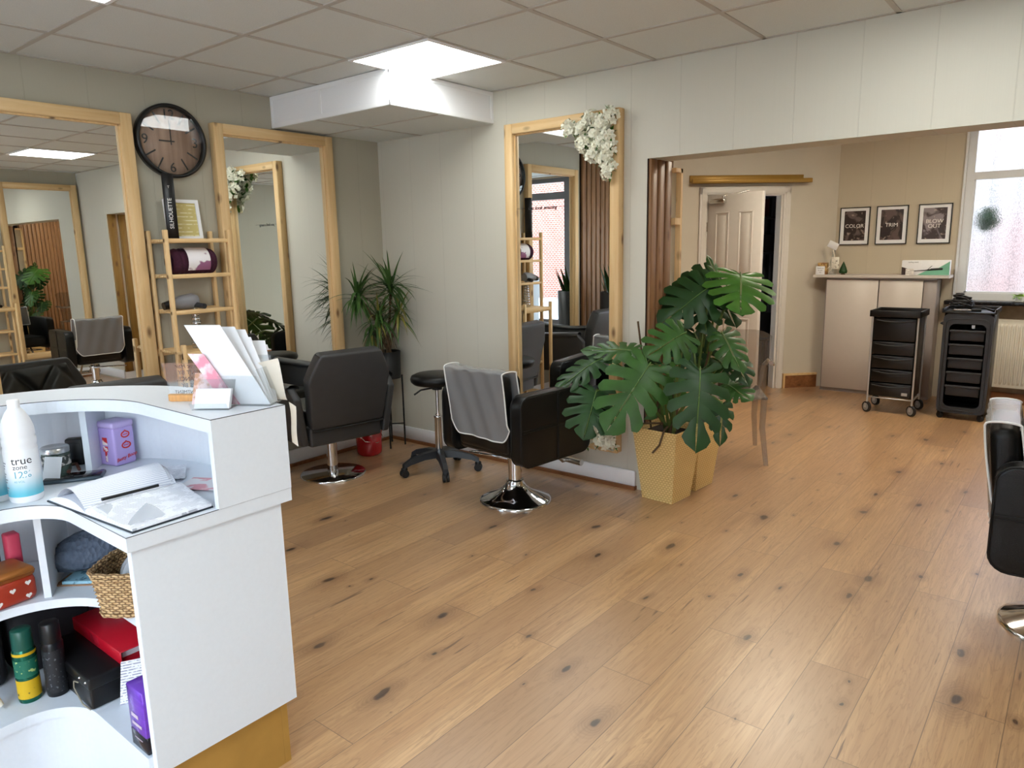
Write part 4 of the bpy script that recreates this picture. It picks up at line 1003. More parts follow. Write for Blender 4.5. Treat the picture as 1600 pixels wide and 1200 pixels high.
part('frame', m.xf(TLT), MT['white'], pfm); part('picture', MB().box(-.053, .053, -.001, .004, .026, .148).xf(TLT), two_tone('dark_photo', srgb(24, 15, 14), srgb(84, 48, 34), 12, .5, .7), pfm)
part('lettering', text_mb('LOVE', .026, (.012, -.0075, .0145), (1,0,0), (0,0,1), .002).xf(TLT), MT['black'], pfm)
cj = thing('candle_jar', 'glass jar with a dark lid rim at the back of the work surface', 'jar', (1.905, -3.02, ZW))
part('glass', MB().lathe([(.034, 0), (.038, .01), (.038, .07), (.036, .075)], n=24), slip('green_jar_glass', 1, .05, (.55,.62,.56,1), 1.5, (.12,.2,.15,1), .4), cj)
part('lid', MB().lathe([(.039, .066), (.039, .08), (.035, .083), (.0001, .078)], n=24), MT['steel'], cj); part('label', MB().lathe([(.0385, .028), (.0385, .058)], n=24), two_tone('jar_label', srgb(214, 210, 202), srgb(60, 66, 60), 60, .42, .5), cj)
solo('white_card', quad((1.97, -3.085, ZW), (.045, .03, 0), (-.012, .02, .07), .001), MT['paper'], 'small white card propped between the bottle and the jar', 'card')
bb_ = thing('card_reader', 'small black device standing at the back of the hutch', 'device', (1.855, -2.945, ZW), .9)
part('body', MB().rbox(-.026, .026, -.016, .016, 0, .085, .006, 2), MT['black'], bb_); part('window', MB().rbox(-.018, .018, -.0175, -.0155, .02, .07, .001, 1), MT['dgrey'], bb_)
solo('sunglasses', MB().tube([(1.87, -3.0, ZW+.006), (1.90, -2.965, ZW+.014), (1.945, -2.975, ZW+.006)], .005).tube([(1.88, -2.975, ZW+.01), (1.945, -3.005, ZW+.006)], .006), mat('tortoise_frame', srgb(96, 58, 50), .4, noise=.3, nscale=50), 'brown tortoiseshell glasses lying behind the phone', 'glasses')
ph_ = thing('phone', 'dark smartphone lying flat beside the open diary', 'phone', (2.015, -3.015, ZW), math.radians(-31))
part('body', MB().rbox(-.037, .037, -.078, .078, 0, .011, .005, 3), mat('phone_case', srgb(58, 72, 82), .35, noise=.05), ph_); part('screen', MB().rbox(-.033, .033, -.073, .073, .0105, .0116, .0004, 1), mat('phone_glass', srgb(10, 10, 12), .05), ph_)

# developer bottles
def peroxide(label, loc, rz, full=True):
    t = thing('developer_bottle', label, 'bottle', loc, rz, 'white developer bottles')
    pr = [(.036, 0), (.039, .005), (.040, .02), (.0398, .145), (.038, .150), (.040, .156), (.040, .17), (.0375, .175), (.0395, .18), (.038, .20), (.032, .222), (.022, .243), (.015, .252), (.0135, .256)]
    part('body', MB().lathe(pr, n=40), mat('white_hdpe', srgb(236, 236, 238), .35, noise=.01), t)
    part('cap', MB().lathe([(.0145, .252), (.0145, .272), (.0135, .275), (.0001, .276)], n=28), MT['white'], t)
    lm = mat('label_blue_fade', (1,1,1,1), .45); N = NT(lm); c = N.n('ShaderNodeTexCoord'); sx = N.n('ShaderNodeSeparateXYZ'); N.l(c.outputs['Object'], sx.inputs[0])
    N.l(N.mix(N.mr(sx.outputs['Z'], .02, .085, 1, 0, True), srgb(238, 240, 242), srgb(96, 186, 206)), N.p.inputs['Base Color'])
    part('label', MB().lathe([(.0403, .018), (.0403, .143)], n=40), lm, t)
    def wrap(mb, ang, r=.0405):
        for i in range(len(mb.v)):
            x, y, z = mb.v[i]; a = ang+x/r; mb.v[i] = (r*math.cos(a), r*math.sin(a), z)
        return mb
    tx = MB()
    for s, sz, z in (('true', .029, .116), ):
        q = text_mb(s, sz, (0, 0, z), (1,0,0), (0,0,1), .0002, 'LEFT'); tx.add(q.v, q.f)
    q = text_mb('zone', .0175, (.002, 0, .099), (1,0,0), (0,0,1), .0002, 'LEFT'); tx.add(q.v, q.f)
    part('lettering', wrap(tx, -.05), MT['ink'], t)
    q = merge(text_mb('12%', .026, (0, 0, .078), (1,0,0), (0,0,1), .0002, 'LEFT'), text_mb('40 VOL', .008, (.001, 0, .060), (1,0,0), (0,0,1), .0002, 'LEFT'))
    part('volume_print', wrap(q, -.05), mat('teal_print', srgb(84, 168, 190), .5), t)
    fp = MB()
    for k in range(12):
        z = .112-.0075*k; fp.add([(-.046+.0, 0, z), (-.018-.004*(k % 3), 0, z), (-.018-.004*(k % 3), 0, z-.0036), (-.046, 0, z-.0036)], [(0,1,2,3)])
    m2 = MB()
    for f in range(12):
        z = .112-.0075*f
        if f in (3, 8): continue
        P = []
        for k in range(9): P.append(-.048+(.026-.004*(f % 3))*k/8)
        k0 = [(x, 0, z) for x in P]+[(x, 0, z-.0036) for x in P]; m2.add(k0, [(i, i+1, i+10, i+9) for i in range(8)])
    part('fine_print', wrap(m2, 0.05, .0406), mat('grey_fine_print', srgb(150, 152, 160), .6), t)
    return t
PB = peroxide('white developer bottle with a blue fading label, nearest the open diary', (2.102, -3.165, ZW), math.radians(-50))
dup(PB, (2.035, -3.215, ZW), math.radians(-95), 'white developer bottle half hidden at the left edge, behind the labelled one')
dup(PB, (2.10, -3.285, ZW), math.radians(-120), 'white developer bottle cut off by the left edge of the photo')

# open diary
dz = ZW
di = thing('open_diary', 'open appointment diary with dark cover lying on the work surface', 'book', (2.38, -3.0, dz))
A = Vector((2.172, -3.142)); B = Vector((2.594, -3.108)); Cc = Vector((2.584, -2.90)); Dd = Vector((2.15, -2.85))
def bil(u, v, z=0):
    p = (A*(1-u)+B*u)*(1-v)+(Dd*(1-u)+Cc*u)*v; return Vector((p.x, p.y, dz+z))
m = MB(); m.prism([(p.x, p.y) for p in (A, B, Cc, Dd)], dz+.0002, dz+.0035); part('cover', m, mat('dark_book_cover', srgb(30, 38, 46), .45), di, True)
# u runs from the left (clerk) end to the right end of the hutch; spine at u=.47
def pg(side):
    def fn(u, v):
        if side == 0:
            uu = .006+.464*u; h = .006+.026*math.sin(PI*min(1, u*1.02))**.7*(.55+.45*u)
        else:
            uu = .47+.522*u; h = .009+.020*math.exp(-u*3)*math.sin(min(1, u*6)*PI/2)+.004*(1-u)
        return tuple(bil(uu, .012+.976*v, h+.0015*math.sin(v*5+u*3)))
    return fn
ruled = lines_material('ruled_pages', srgb(240, 241, 246), srgb(120, 130, 170), 'X', .0052, .22, 0, .55)
hand = lines_material('handwritten_pages', srgb(240, 241, 246), srgb(70, 76, 104), 'X', .0075, .28, 40, .5)
p1 = MB().grid(pg(0), 30, 12); p1.add([tuple(bil(.006+.464*k/12, .012, .004)) for k in range(13)]+[pg(0)(k/12, 0) for k in range(13)], [(k, k+1, k+14, k+13) for k in range(12)])
p1.add([tuple(bil(.006+.464*k/12, .988, .004)) for k in range(13)]+[pg(0)(k/12, 1) for k in range(13)], [(k, k+1, k+14, k+13) for k in range(12)])
part('left_pages', p1, ruled, di, True); p2 = MB().grid(pg(1), 30, 12)
for vv_, v0 in ((.012, 0), (.988, 1)): p2.add([tuple(bil(.47+.522*k/12, vv_, .004)) for k in range(13)]+[pg(1)(k/12, v0) for k in range(13)], [(k, k+1, k+14, k+13) for k in range(12)])
p2.add([tuple(bil(.992, .012+.976*k/8, .004)) for k in range(9)]+[pg(1)(1, k/8) for k in range(9)], [(k, k+1, k+10, k+9) for k in range(8)])
part('right_pages', p2, hand, di, True)
for k in range(3):
    part('curled_sheet', MB().grid(lambda u, v, k=k: tuple(bil(.10+.36*u, .08+.90*v-.03*k, .012+.030*math.sin(PI*u*.98)**.8+.007*k*math.sin(PI*u)+.012*v*(1-u))), 20, 8), ruled if k != 1 else hand, di, True)
part('clear_sleeve', MB().grid(lambda u, v: tuple(bil(.50+.44*u, .05+.42*v, .024-.014*u+.004*math.sin(7*u+3*v))), 14, 8), MT['bag'], di, True)
pc = MB(); a = bil(.50, .16, .033); b = bil(.52, .74, .031)
pc.tube([a, b], .0042, 8)
pn = solo('pencil', pc, MT['black'], 'black pencil lying along the fold of the open diary', 'pencil')
for k, (x, y, r, lb, mt) in enumerate(((2.40, -2.815, .5, 'printed pink leaflet lying flat against the hutch end', two_tone('salon_leaflet', srgb(232, 226, 226), srgb(222, 150, 158), 14, .52, .58)), (2.21, -2.835, -.5, 'loose handwritten sheet sticking out behind the diary', hand))):
    M_ = frame((x, y, dz+.004+.002*k), r); q = MB().box(-.075, .075, -.05, .05, 0, .0008).xf(M_); solo('loose_leaflet', q, mt, lb, 'paper')

# ---- middle shelf
ZM = .5453
ot = thing('orange_tin', 'orange-red round-cornered tin with little white hearts', 'tin', (2.025, -3.235, ZM), math.radians(8))
hm_ = mat('orange_tin', srgb(172, 58, 34), .35, .15, noise=.08)
part('body', MB().rbox(-.06, .06, -.065, .065, 0, .075, .018, 3), hm_, ot); part('lid', MB().rbox(-.062, .062, -.067, .067, .068, .098, .016, 3), mat('orange_gold_lid', srgb(170, 104, 44), .35, .3, noise=.15), ot)
hs = MB()
def heart(o, a, b, s): return [(o+a*(s*16*math.sin(t)**3/16)+b*(s*(13*math.cos(t)-5*math.cos(2*t)-2*math.cos(3*t)-math.cos(4*t))/16)) for t in [2*PI*k/16 for k in range(16)]]
for px, pz in ((-.035, .02), (.0, .045), (.038, .018), (.04, .055), (-.04, .058)):
    hs.add(heart(Vector((.0605, px, pz)), Vector((0,1,0)), Vector((0,0,1)), .008), [tuple(range(16))]); hs.add(heart(Vector((px, -.0655, pz)), Vector((1,0,0)), Vector((0,0,1)), .008), [tuple(range(16))])
part('hearts', hs, MT['whiteink'], ot)
solo('gift_bag', MB().rbox(1.86, 1.93, -3.27, -3.20, ZM, ZM+.15, .012, 2), two_tone('patterned_bag', srgb(40, 34, 36), srgb(150, 120, 130), 30, .5, .6), 'dark patterned bag at the back of the left shelf compartment', 'bag')
solo('pink_box', MB().rbox(1.915, 1.955, -3.19, -3.155, ZM, ZM+.16, .004, 1), mat('pink_card', srgb(206, 66, 92), .5, noise=.05), 'slim pink box against the shelf divider', 'box')
# grey cable-knit hat / scarf
kn = mat('grey_knit', srgb(84, 94, 110), .95, noise=.15, nscale=60); N = NT(kn)
wv = N.n('ShaderNodeTexVoronoi'); wv.inputs['Scale'].default_value = 1; N.l(N.pos((90, 90, 60)), wv.inputs[0]); N.bump(wv.outputs['Distance'], .9, .006)
def knit(u, v):
    a = 2*PI*u; t = v; e = math.sin(PI*min(1, max(.02, t)))**.45
    c = Vector((1.985, -3.115, ZM)).lerp(Vector((2.06, -2.88, ZM)), t)
    r = .052+.018*t; s = Vector((.95, -.3, 0))
    return tuple(c+s*(r*1.15*e*math.cos(a))+Vector((0,0,.058+.04*t*1.0+(r*.95*e)*math.sin(a)-.0+.004*math.sin(9*a+14*t))))
kb = MB().grid(knit, 36, 30)
kb.v = [(x, y, max(z, ZM+.001)) for x, y, z in kb.v]
solo('knitted_hat', kb, kn, 'slate grey cable-knit hat stuffed beside the wicker basket', 'hat')
bkl = thing('booklet', 'pale blue booklet on brown card under the grey knit', 'booklet', (2.05, -3.05, ZM), math.radians(40))
part('card', MB().box(-.05, .07, -.04, .04, 0, .004), mat('brown_card', srgb(150, 112, 82), .7, noise=.08), bkl); part('cover', MB().box(-.03, .065, -.036, .036, .004, .013), two_tone('pale_blue_print', srgb(150, 194, 210), srgb(70, 110, 130), 50, .56, .64), bkl)
# wicker basket with a polythene bag
wb_ = thing('wicker_basket', 'natural wicker basket sticking out over the middle shelf edge', 'basket', (2.37, -2.985, ZM), math.radians(40))
def bk_wall(u, v):
    # walk round a rounded rectangle
    hw, hd_ = .11+.014*v, .085+.012*v
    a = 2*PI*u; c, s = math.cos(a), math.sin(a); p = 5.0; k = (abs(c)**p+abs(s)**p)**(-1/p)
    amp = .0035*math.sin(v*PI*22)*math.sin(24*a)
    return ((hw+amp)*c*k, (hd_+amp)*s*k, .004+.118*v)
wm = MB().grid(bk_wall, 240, 44); part('woven_side', wm, MT['wicker'], wb_)
def ringp(z, ex=0): return [(lambda q: (q[0], q[1], z))(bk_wall(k/80, (z-.004)/.118)) for k in range(80)]
part('rim', MB().tube(ringp(.124), .007, 8, 0, True).tube(ringp(.112), .005, 6, 0, True), MT['wicker'], wb_)
part('base', MB().tube(ringp(.008), .006, 8, 0, True).add([(p[0]*.98, p[1]*.98, .004) for p in ringp(.004)], [tuple(range(80))]), MT['wicker'], wb_)
def bagf(u, v):
    a = 2*PI*u; r = math.sin(PI*.5*min(1, (1-v)*1.2)); return (2.37+(.10*r*math.cos(a))*(1+.1*math.sin(5*a)), -2.985+.075*r*math.sin(a)*(1+.12*math.sin(4*a+1)), ZM+.03+.145*v**.8+.008*math.sin(6*a+9*v))
solo('plastic_bag', MB().grid(bagf, 40, 16), MT['bag'], 'crumpled clear plastic bag in the wicker basket', 'bag')

# ---- bottom shelf
ZB = .2503
def spray(name, label, loc, r, h, mats, bands):
    t = thing(name, label, 'spray can', loc, 0, 'spray cans on the bottom shelf')
    part('can', MB().lathe([(r*.95, 0), (r, .006), (r, h*.70), (r*.86, h*.74)], n=32), mats[0], t)
    part('cap', MB().lathe([(r*.9, h*.735), (r*.92, h*.75), (r*.88, h*.985), (r*.8, h), (.0001, h)], n=32), mats[1], t)
    for z0, z1, mm in bands: part('label_band', MB().lathe([(r*1.006, z0*h), (r*1.006, z1*h)], n=32), mm, t)
    return t
ye = mat('yellow_label', srgb(208, 168, 20), .35, noise=.04); gn = mat('green_can', srgb(20, 92, 72), .22, .5, noise=.05)
spray('spray_can', 'green and yellow spray can on the bottom shelf', (2.052, -3.215, ZB), .029, .215, (gn, mat('green_cap', srgb(18, 78, 64), .35)), ((.66, .70, ye), (.06, .32, two_tone('yellow_print', srgb(208, 168, 20), srgb(40, 60, 40), 60, .60, .66)), (.36, .60, two_tone('green_print', srgb(20, 100, 78), srgb(180, 200, 120), 90, .62, .68))))
bkc = mat('black_can', srgb(22, 23, 26), .3, .3, noise=.05)
spray('spray_can', 'black spray can standing between the green can and black box', (2.085, -3.155, ZB), .028, .22, (bkc, MT['black']), ((.06, .64, two_tone('grey_print', srgb(30, 31, 35), srgb(104, 106, 112), 120, .62, .70)),))
lo_ = thing('storage_box', 'black lidded storage box with cord loop under the red binder', 'box', (2.105, -3.01, ZB))
part('body', MB().rbox(-.155, .155, -.123, .12, 0, .075, .006, 2), MT['black'], lo_); part('lid', MB().rbox(-.158, .158, -.126, .123, .060, .096, .006, 2), MT['black'], lo_)
part('cord', MB().tube([(.09, -.128, .064), (.065, -.13, .06), (.065, -.132, .04), (.11, -.13, .006), (.15, -.126, .003)], .002, 6), mat('beige_cord', srgb(150, 140, 122), .7), lo_)
st2 = MB()
for x in (.105, .145): st2.ball((x, -.1275, .084), .004, 6)
part('stud', st2, MT['chrome'], lo_)
rb = thing('ring_binder', 'red ring binder lying on top of the black box', 'binder', (2.095, -2.91, ZB+.0965), 0)
redm = mat('red_binder', srgb(176, 14, 34), .35, noise=.03)
part('cover', MB().rbox(-.165, .17, -.136, .136, .036, .040, .0015, 1).rbox(-.165, .17, -.136, .136, 0, .004, .0015, 1).rbox(-.165, .17, -.1375, -.1335, 0, .040, .0015, 1), redm, rb)
part('pages', MB().box(-.145, .14, -.120, .12, .005, .022), MT['paper'], rb)
part('label_pocket', MB().rbox(-.03, .025, -.1388, -.1376, .006, .034, .0004, 1), mat('dark_red_label', srgb(150, 20, 36), .3), rb)
solo('price_list', quad((2.295, -3.075, ZB), (.028, .050, 0), (-.012, .02, .118), .001), lines_material('price_list_print', srgb(236, 234, 236), srgb(120, 120, 140), 'Z', .0075, .42, 120, .8), 'white printed price list standing beside the purple box', 'card')
pb = thing('purple_box', 'glossy purple and black product box inside the end panel', 'box', (2.528, -3.04, ZB))
part('carton', MB().rbox(-.043, .043, -.085, .06, .0, .172, .003, 1), mat('purple_gloss', srgb(112, 62, 178), .18, .2, noise=.25, nscale=18, stretch=(.2,1,3)), pb)
part('base_band', MB().rbox(-.0435, .0435, -.0855, .0605, 0, .05, .003, 1), mat('black_gloss', srgb(26, 22, 30), .2), pb)
part('print', MB().rbox(-.026, .024, -.0868, -.0855, .066, .074, .0003, 1).rbox(-.026, .010, -.0868, -.0855, .088, .098, .0003, 1).rbox(-.02, .02, -.0868, -.0857, .03, .032, .0003, 1), mat('lilac_print', srgb(196, 178, 190), .4), pb)
solo('white_fabric', MB().tube([(2.01, -3.31, ZB+.08), (2.03, -3.30, ZB+.05), (2.045, -3.285, ZB+.01)], [.008, .012, .009], 8), MT['paperc'], 'white cloth strap dangling at the far left of the bottom shelf', 'cloth')
bagm = mat('black_canvas_bag', srgb(26, 26, 30), .8, noise=.2, nscale=12, bump=.3, bscale=30)
for nm, q, lb in (('handbag', (1.80, 1.935, -3.40, -3.225), 'black canvas bag deep in the bottom shelf behind the green can'), ('tote_bag', (1.79, 1.935, -3.205, -2.99), 'black tote bag in the corner of the bottom shelf behind the black can')):
    bt = thing(nm, lb, 'bag', ((q[0]+q[1])/2, (q[2]+q[3])/2, ZB))
    part('body', MB().rbox(*q, ZB+.0005, ZB+.20, .03, 3), bagm, bt, True)
    part('handle', MB().tube([(q[0]+.03, q[2]+.04, ZB+.195), (q[0]+.06, q[2]+.05, ZB+.235), (q[1]-.03, q[3]-.05, ZB+.238), (q[1]-.03, q[3]-.04, ZB+.195)], .005, 6), bagm, bt, True)
solo('blue_folder', MB().rbox(1.98, 2.16, -2.80, -2.78, ZB, ZB+.22, .004, 1), mat('blue_folder', srgb(14, 58, 120), .5), 'blue folder standing behind the red binder', 'folder')
# ================================================================== monstera in woven gold planters
def planter(label, loc, rz):
    t = thing('planter', label, 'planter', loc, rz, 'woven gold planters')
    a, b, h = .102, .147, .435
    def ring(s, z): return [(-s, -s, z), (s, -s, z), (s, s, z), (-s, s, z)]
    m = MB(); v = ring(a, 0)+ring(b, h)+ring(b-.008, h)+ring(b-.02, h-.05)
    f = [(3,2,1,0)]+[(k, (k+1)%4, (k+1)%4+4, k+4) for k in range(4)]+[(4+k, 4+(k+1)%4, 8+(k+1)%4, 8+k) for k in range(4)]+[(8+k, 8+(k+1)%4, 12+(k+1)%4, 12+k) for k in range(4)]
    m.add(v, f); part('pot', m, MT['potgold'], t)
    part('soil', MB().add(ring(b-.018, h-.035), [(0,1,2,3)]), MT['soil'], t); return t
planter('tapered woven gold planter in front, at the end of the white wall', (2.425, -.012, 0), math.radians(-5))
planter('tapered woven gold planter tucked behind the front one', (2.435, .285, 0), math.radians(-5))
def monstera(mb, base, tip, W, seed, up=(.42, -.72, .55), nl=6):
    rnd = random.Random(seed)
    base = Vector(base); tip = Vector(tip); L = (tip-base).length; f = (tip-base)/L
    n = Vector(up); n = (n-f*n.dot(f)).normalized(); s = f.cross(n).normalized()
    hw = W*.5
    def place(x, y):      # x across, y along the midrib (metres): drooping sides and tip, raised midrib groove
        t = y/L; z = -.16*(abs(x)/hw)**1.6*hw-.20*max(0, t)**2*L*.55+.03*hw*math.sin(7*t+3*x/hw)
        return base+s*x+f*y+n*z
    OUT = [(.05,-.02), (.36,-.20), (.74,-.15), (.97,.06), (1.0,.30), (.93,.53), (.76,.74), (.50,.92), (.0,1.06)]
    AN = [-.0, .0, .03, .10, .21, .34, .48, .63, .86]
    def samp(tab, k):
        k = min(max(k, 0), len(tab)-1.0001); i = int(k); q = k-i
        return tab[i]*(1-q)+tab[i+1]*q if not isinstance(tab[0], tuple) else tuple(tab[i][j]*(1-q)+tab[i+1][j]*q for j in (0, 1))
    nb = nl+2
    for sd in (-1, 1):
        cut = [rnd.uniform(.24, .40) for _ in range(nb)]; ln = [rnd.uniform(.93, 1.05) for _ in range(nb)]
        def bnd(k, q):
            kk = 8.0*k/(nb-1); e = samp(OUT, kk); a0 = samp(AN, kk)
            ex, ey = e[0]*hw, e[1]*L; ox, oy = .004, a0*L
            cx, cy = ox+(ex-ox)*.55, oy+(ey-oy)*.35
            return Vector(((1-q)**2*ox+2*q*(1-q)*cx+q*q*ex, (1-q)**2*oy+2*q*(1-q)*cy+q*q*ey))
        for k in range(nb-1):
            K = 10; v = []
            for i in range(K+1):
                q = i/K; b0 = bnd(k, q); b1 = bnd(k+1, q); c = (b0+b1)/2
                g = 0 if q < cut[k] else min(1, (q-cut[k])/.18)
                g1 = 0 if q < cut[k+1] else min(1, (q-cut[k+1])/.18)
                end = 1 if q < .86 else math.sqrt(max(.0, 1-((q-.86)/.142)**2))
                f0 = (1-.22*g-.08*g*q)*end; f1 = (1-.22*g1-.08*g1*q)*end
                if k == 0: f0 = end if q < .86 else f0
                if k == nb-2: f1 = 1
                ext = c*0+(c-Vector((0, AN[0]*L)))*0
                a = c+(b0-c)*f0; d = c+(b1-c)*f1
                sc = (ln[k]-1)*q; a = a*(1+sc); d = d*(1+sc); c2 = c*(1+sc)
                v += [place(sd*max(a.x, 0), a.y), place(sd*c2.x, c2.y)+n*(.006*math.sin(PI*q)), place(sd*max(d.x, 0), d.y)]
            fs = []
            for i in range(K):
                b = 3*i; qd = [(b, b+1, b+4, b+3), (b+1, b+2, b+5, b+4)]
                fs += qd if sd < 0 else [x[::-1] for x in qd]
            mb.add(v, fs, 0, True)
    mb.tube([place(0, L*(-.05+.95*k/7))+n*.0015 for k in range(8)], [.0036*(1-.1*k) for k in range(8)], 5, 1)
    return place(0, 0)
LV = [('A',(2.442,-0.286,0.835),(2.366,-0.587,0.537),0.407),('B',(2.193,-0.425,0.688),(2.244,-0.634,0.473),0.325),
('C',(2.142,-0.303,0.848),(1.995,-0.551,0.713),0.219),('D',(2.300,-0.203,0.896),(2.036,-0.299,0.914),0.216),
('E',(2.523,-0.018,0.991),(2.417,-0.255,0.893),0.302),('F',(2.697,-0.188,0.818),(2.792,-0.408,0.472),0.371),
('Q',(2.447,0.072,0.732),(2.330,-0.096,0.506),0.261),('L',(2.725,0.055,0.595),(2.784,-0.080,0.410),0.159),
('G',(2.670,0.399,1.305),(2.771,0.188,1.104),0.435),('H',(2.542,0.289,1.241),(2.365,0.024,1.053),0.377),
('I',(2.545,0.400,1.258),(2.461,0.424,1.418),0.102),('J',(2.613,0.293,0.964),(2.790,0.173,0.782),0.234),
('K',(2.644,0.310,0.657),(2.812,0.254,0.600),0.230),('M',(2.447,0.353,1.182),(2.558,0.217,0.976),0.328),
('N',(2.406,0.366,0.945),(2.537,0.337,0.740),0.335),('O',(2.37,0.300,0.998),(2.335,0.26,0.918),0.180),
('P',(2.522,0.448,0.784),(2.656,0.428,0.678),0.239),
('R',(2.50,0.389,1.289),(2.335,0.125,1.094),0.309),('S',(2.656,0.396,0.801),(2.780,0.311,0.670),0.186),('T',(2.43,0.294,0.854),(2.40,0.180,0.648),0.250),
('U',(2.329,-0.06,0.831),(2.268,-0.20,0.696),0.220),('V',(2.521,0.463,1.197),(2.664,0.374,1.016),0.275)]
def monstera_plant(label, root, names, seed, aerial):
    t = thing('monstera', label, 'plant', root, 0, 'monstera plants')
    for i, (nm, b, tp, W) in enumerate([q for q in LV if q[0] in names]):
        m = MB(); up_ = (.5, -.62, .60)
        if nm == 'I': up_ = (.8, -.4, .2)
        if nm in 'CD': up_ = (.2, -.45, .87)
        monstera(m, b, tp, W, seed+i, up_, 4 if W < .2 else 6)
        lf_ = part('leaf', m, [MT['leafl'] if nm in 'GQ' else (MT['leaf'] if nm in 'AEJKDIP' else MT['leafd']), MT['rib']], t, True)
        R = Vector(root); B = Vector(b); k = random.Random(seed+i)
        o = Vector((k.uniform(-.05, .05), k.uniform(-.05, .05), 0)); midp = R.lerp(B, .55)+Vector((0, 0, .10))+o*.5
        pth = [R+o, R.lerp(midp, .55)+Vector((0,0,.05)), midp, B.lerp(midp, .35)+Vector((0,0,.03)), B]
        part('leaf_stalk', MB().tube(pth, [.010, .009, .008, .007, .006], 7), MT['stem'], lf_, True)
    m = MB()
    m.tube([root, (root[0]+.03, root[1]+.02, root[2]+.16), (root[0]+.0, root[1]+.03, root[2]+.30)], [.02, .018, .014], 8)
    for pth in aerial: m.tube(pth, [.006]*len(pth), 6)
    part('stem', m, MT['brownstem'], t, True)
monstera_plant('large split-leaf monstera growing in the front gold planter', (2.44, -.01, .40), 'ABCDEFQLU', 11,
   [[(2.42, -.06, .46), (2.36, -.15, .47), (2.28, -.19, .455)], [(2.46, -.08, .45), (2.48, -.165, .445), (2.46, -.18, .36), (2.42, -.185, .31)], [(2.40, .0, .42), (2.38, -.06, .55), (2.40, -.05, .70)]])
monstera_plant('taller split-leaf monstera in the rear gold planter, with the topmost leaves', (2.45, .29, .40), 'GHIJKMNOPRSTV', 41,
   [[(2.47, .22, .42), (2.52, .2, .6), (2.55, .26, .85)], [(2.50, .25, .42), (2.56, .20, .5), (2.60, .2, .62)]])
solo('bamboo_cane', MB().tube([(2.33, -.03, .40), (2.238, -.043, 1.045)], .006, 7), MT['brownstem'], 'thin cane sticking up at the left of the front monstera', 'cane')

# smoky clear armchair half hidden by the plants
gc = thing('ghost_chair', 'smoky clear plastic armchair half hidden behind the monstera', 'chair', (2.36, 1.05, 0), math.radians(28))
m = MB().grid(lambda u, v: ((2*u-1)*(.22+.02*v), -.21-.09*v+.055*(2*u-1)**2, .46+.47*v-.05*(2*u-1)**4*v), 16, 10); part('backrest', m, MT['ghost'], gc)
part('seat', MB().rbox(-.235, .235, -.23, .22, .445, .462, .007, 2), MT['ghost'], gc)
for s in (-1, 1):
    part('armrest', MB().tube([(s*.24, -.25, .70), (s*.275, -.1, .67), (s*.28, .1, .665), (s*.265, .19, .62), (s*.24, .21, .46)], .016, 8), MT['ghost'], gc)
    for y0, y1 in ((.19, .25), (-.20, -.27)):
        part('leg', MB().tube([(s*.215, y0, .45), (s*.21, y0, .25), (s*.235, y1, .0)], [.022, .02, .016], 10), MT['ghost'], gc)
solo('dark_garment', MB().rbox(2.30, 2.50, .98, 1.14, .463, .56, .035, 3), mat('dark_cloth', srgb(30, 28, 30), .9, noise=.2), 'dark cloth bundle lying on the smoky clear chair', 'cloth')

# ================================================================== rear room
gs = thing('picture_ledge', 'gold picture ledge mounted over the white panelled door', 'shelf', tuple(P0+DS*1.645+DN*.05+Vector((0,0,2.055))))
a, b = 1.041, 2.25
part('tray', slant(MB().rbox(a, b, 0, .095, 2.055, 2.07, .002, 1)), MT['goldshelf'], gs, True)
part('lip', slant(MB().rbox(a, b, .083, .097, 2.055, 2.095, .002, 1)), MT['goldshelf'], gs, True)
part('back_rail', slant(MB().rbox(a, b-.05, 0, .014, 2.055, 2.135, .002, 1)), MT['goldshelf'], gs, True)

cbt = thing('cupboard', 'cashmere two-door cupboard under the three framed prints', 'cupboard', (2.71, 3.9, 0))
m = MB().box(2.225, 2.243, 3.80, 4.01, .03, 1.115).box(3.175, 3.193, 3.80, 4.01, .03, 1.115).box(2.225, 3.193, 3.99, 4.01, .03, 1.115).box(2.225, 3.193, 3.80, 4.01, 0, .03).box(2.243, 3.175, 3.80, 4.0, 1.095, 1.115)
part('carcass', m, MT['cabedge'], cbt, True)
for x0, x1 in ((2.238, 2.704), (2.714, 3.08)): part('door', MB().rbox(x0, x1, 3.78, 3.799, .035, 1.112, .002, 1), MT['cab'], cbt, True)
part('side_panel', MB().rbox(3.085, 3.19, 3.79, 3.80, .03, 1.112, .002, 1), MT['cabedge'], cbt, True)
part('top', MB().prism([(2.115, 3.74), (3.285, 3.74), (3.285, 4.015), (2.212, 4.015), (2.115, 3.918)], 1.135, 1.160).box(2.24, 3.18, 3.80, 4.0, 1.115, 1.135), mat('pale_cupboard_top', srgb(206, 198, 190), .35, noise=.01), cbt, True)

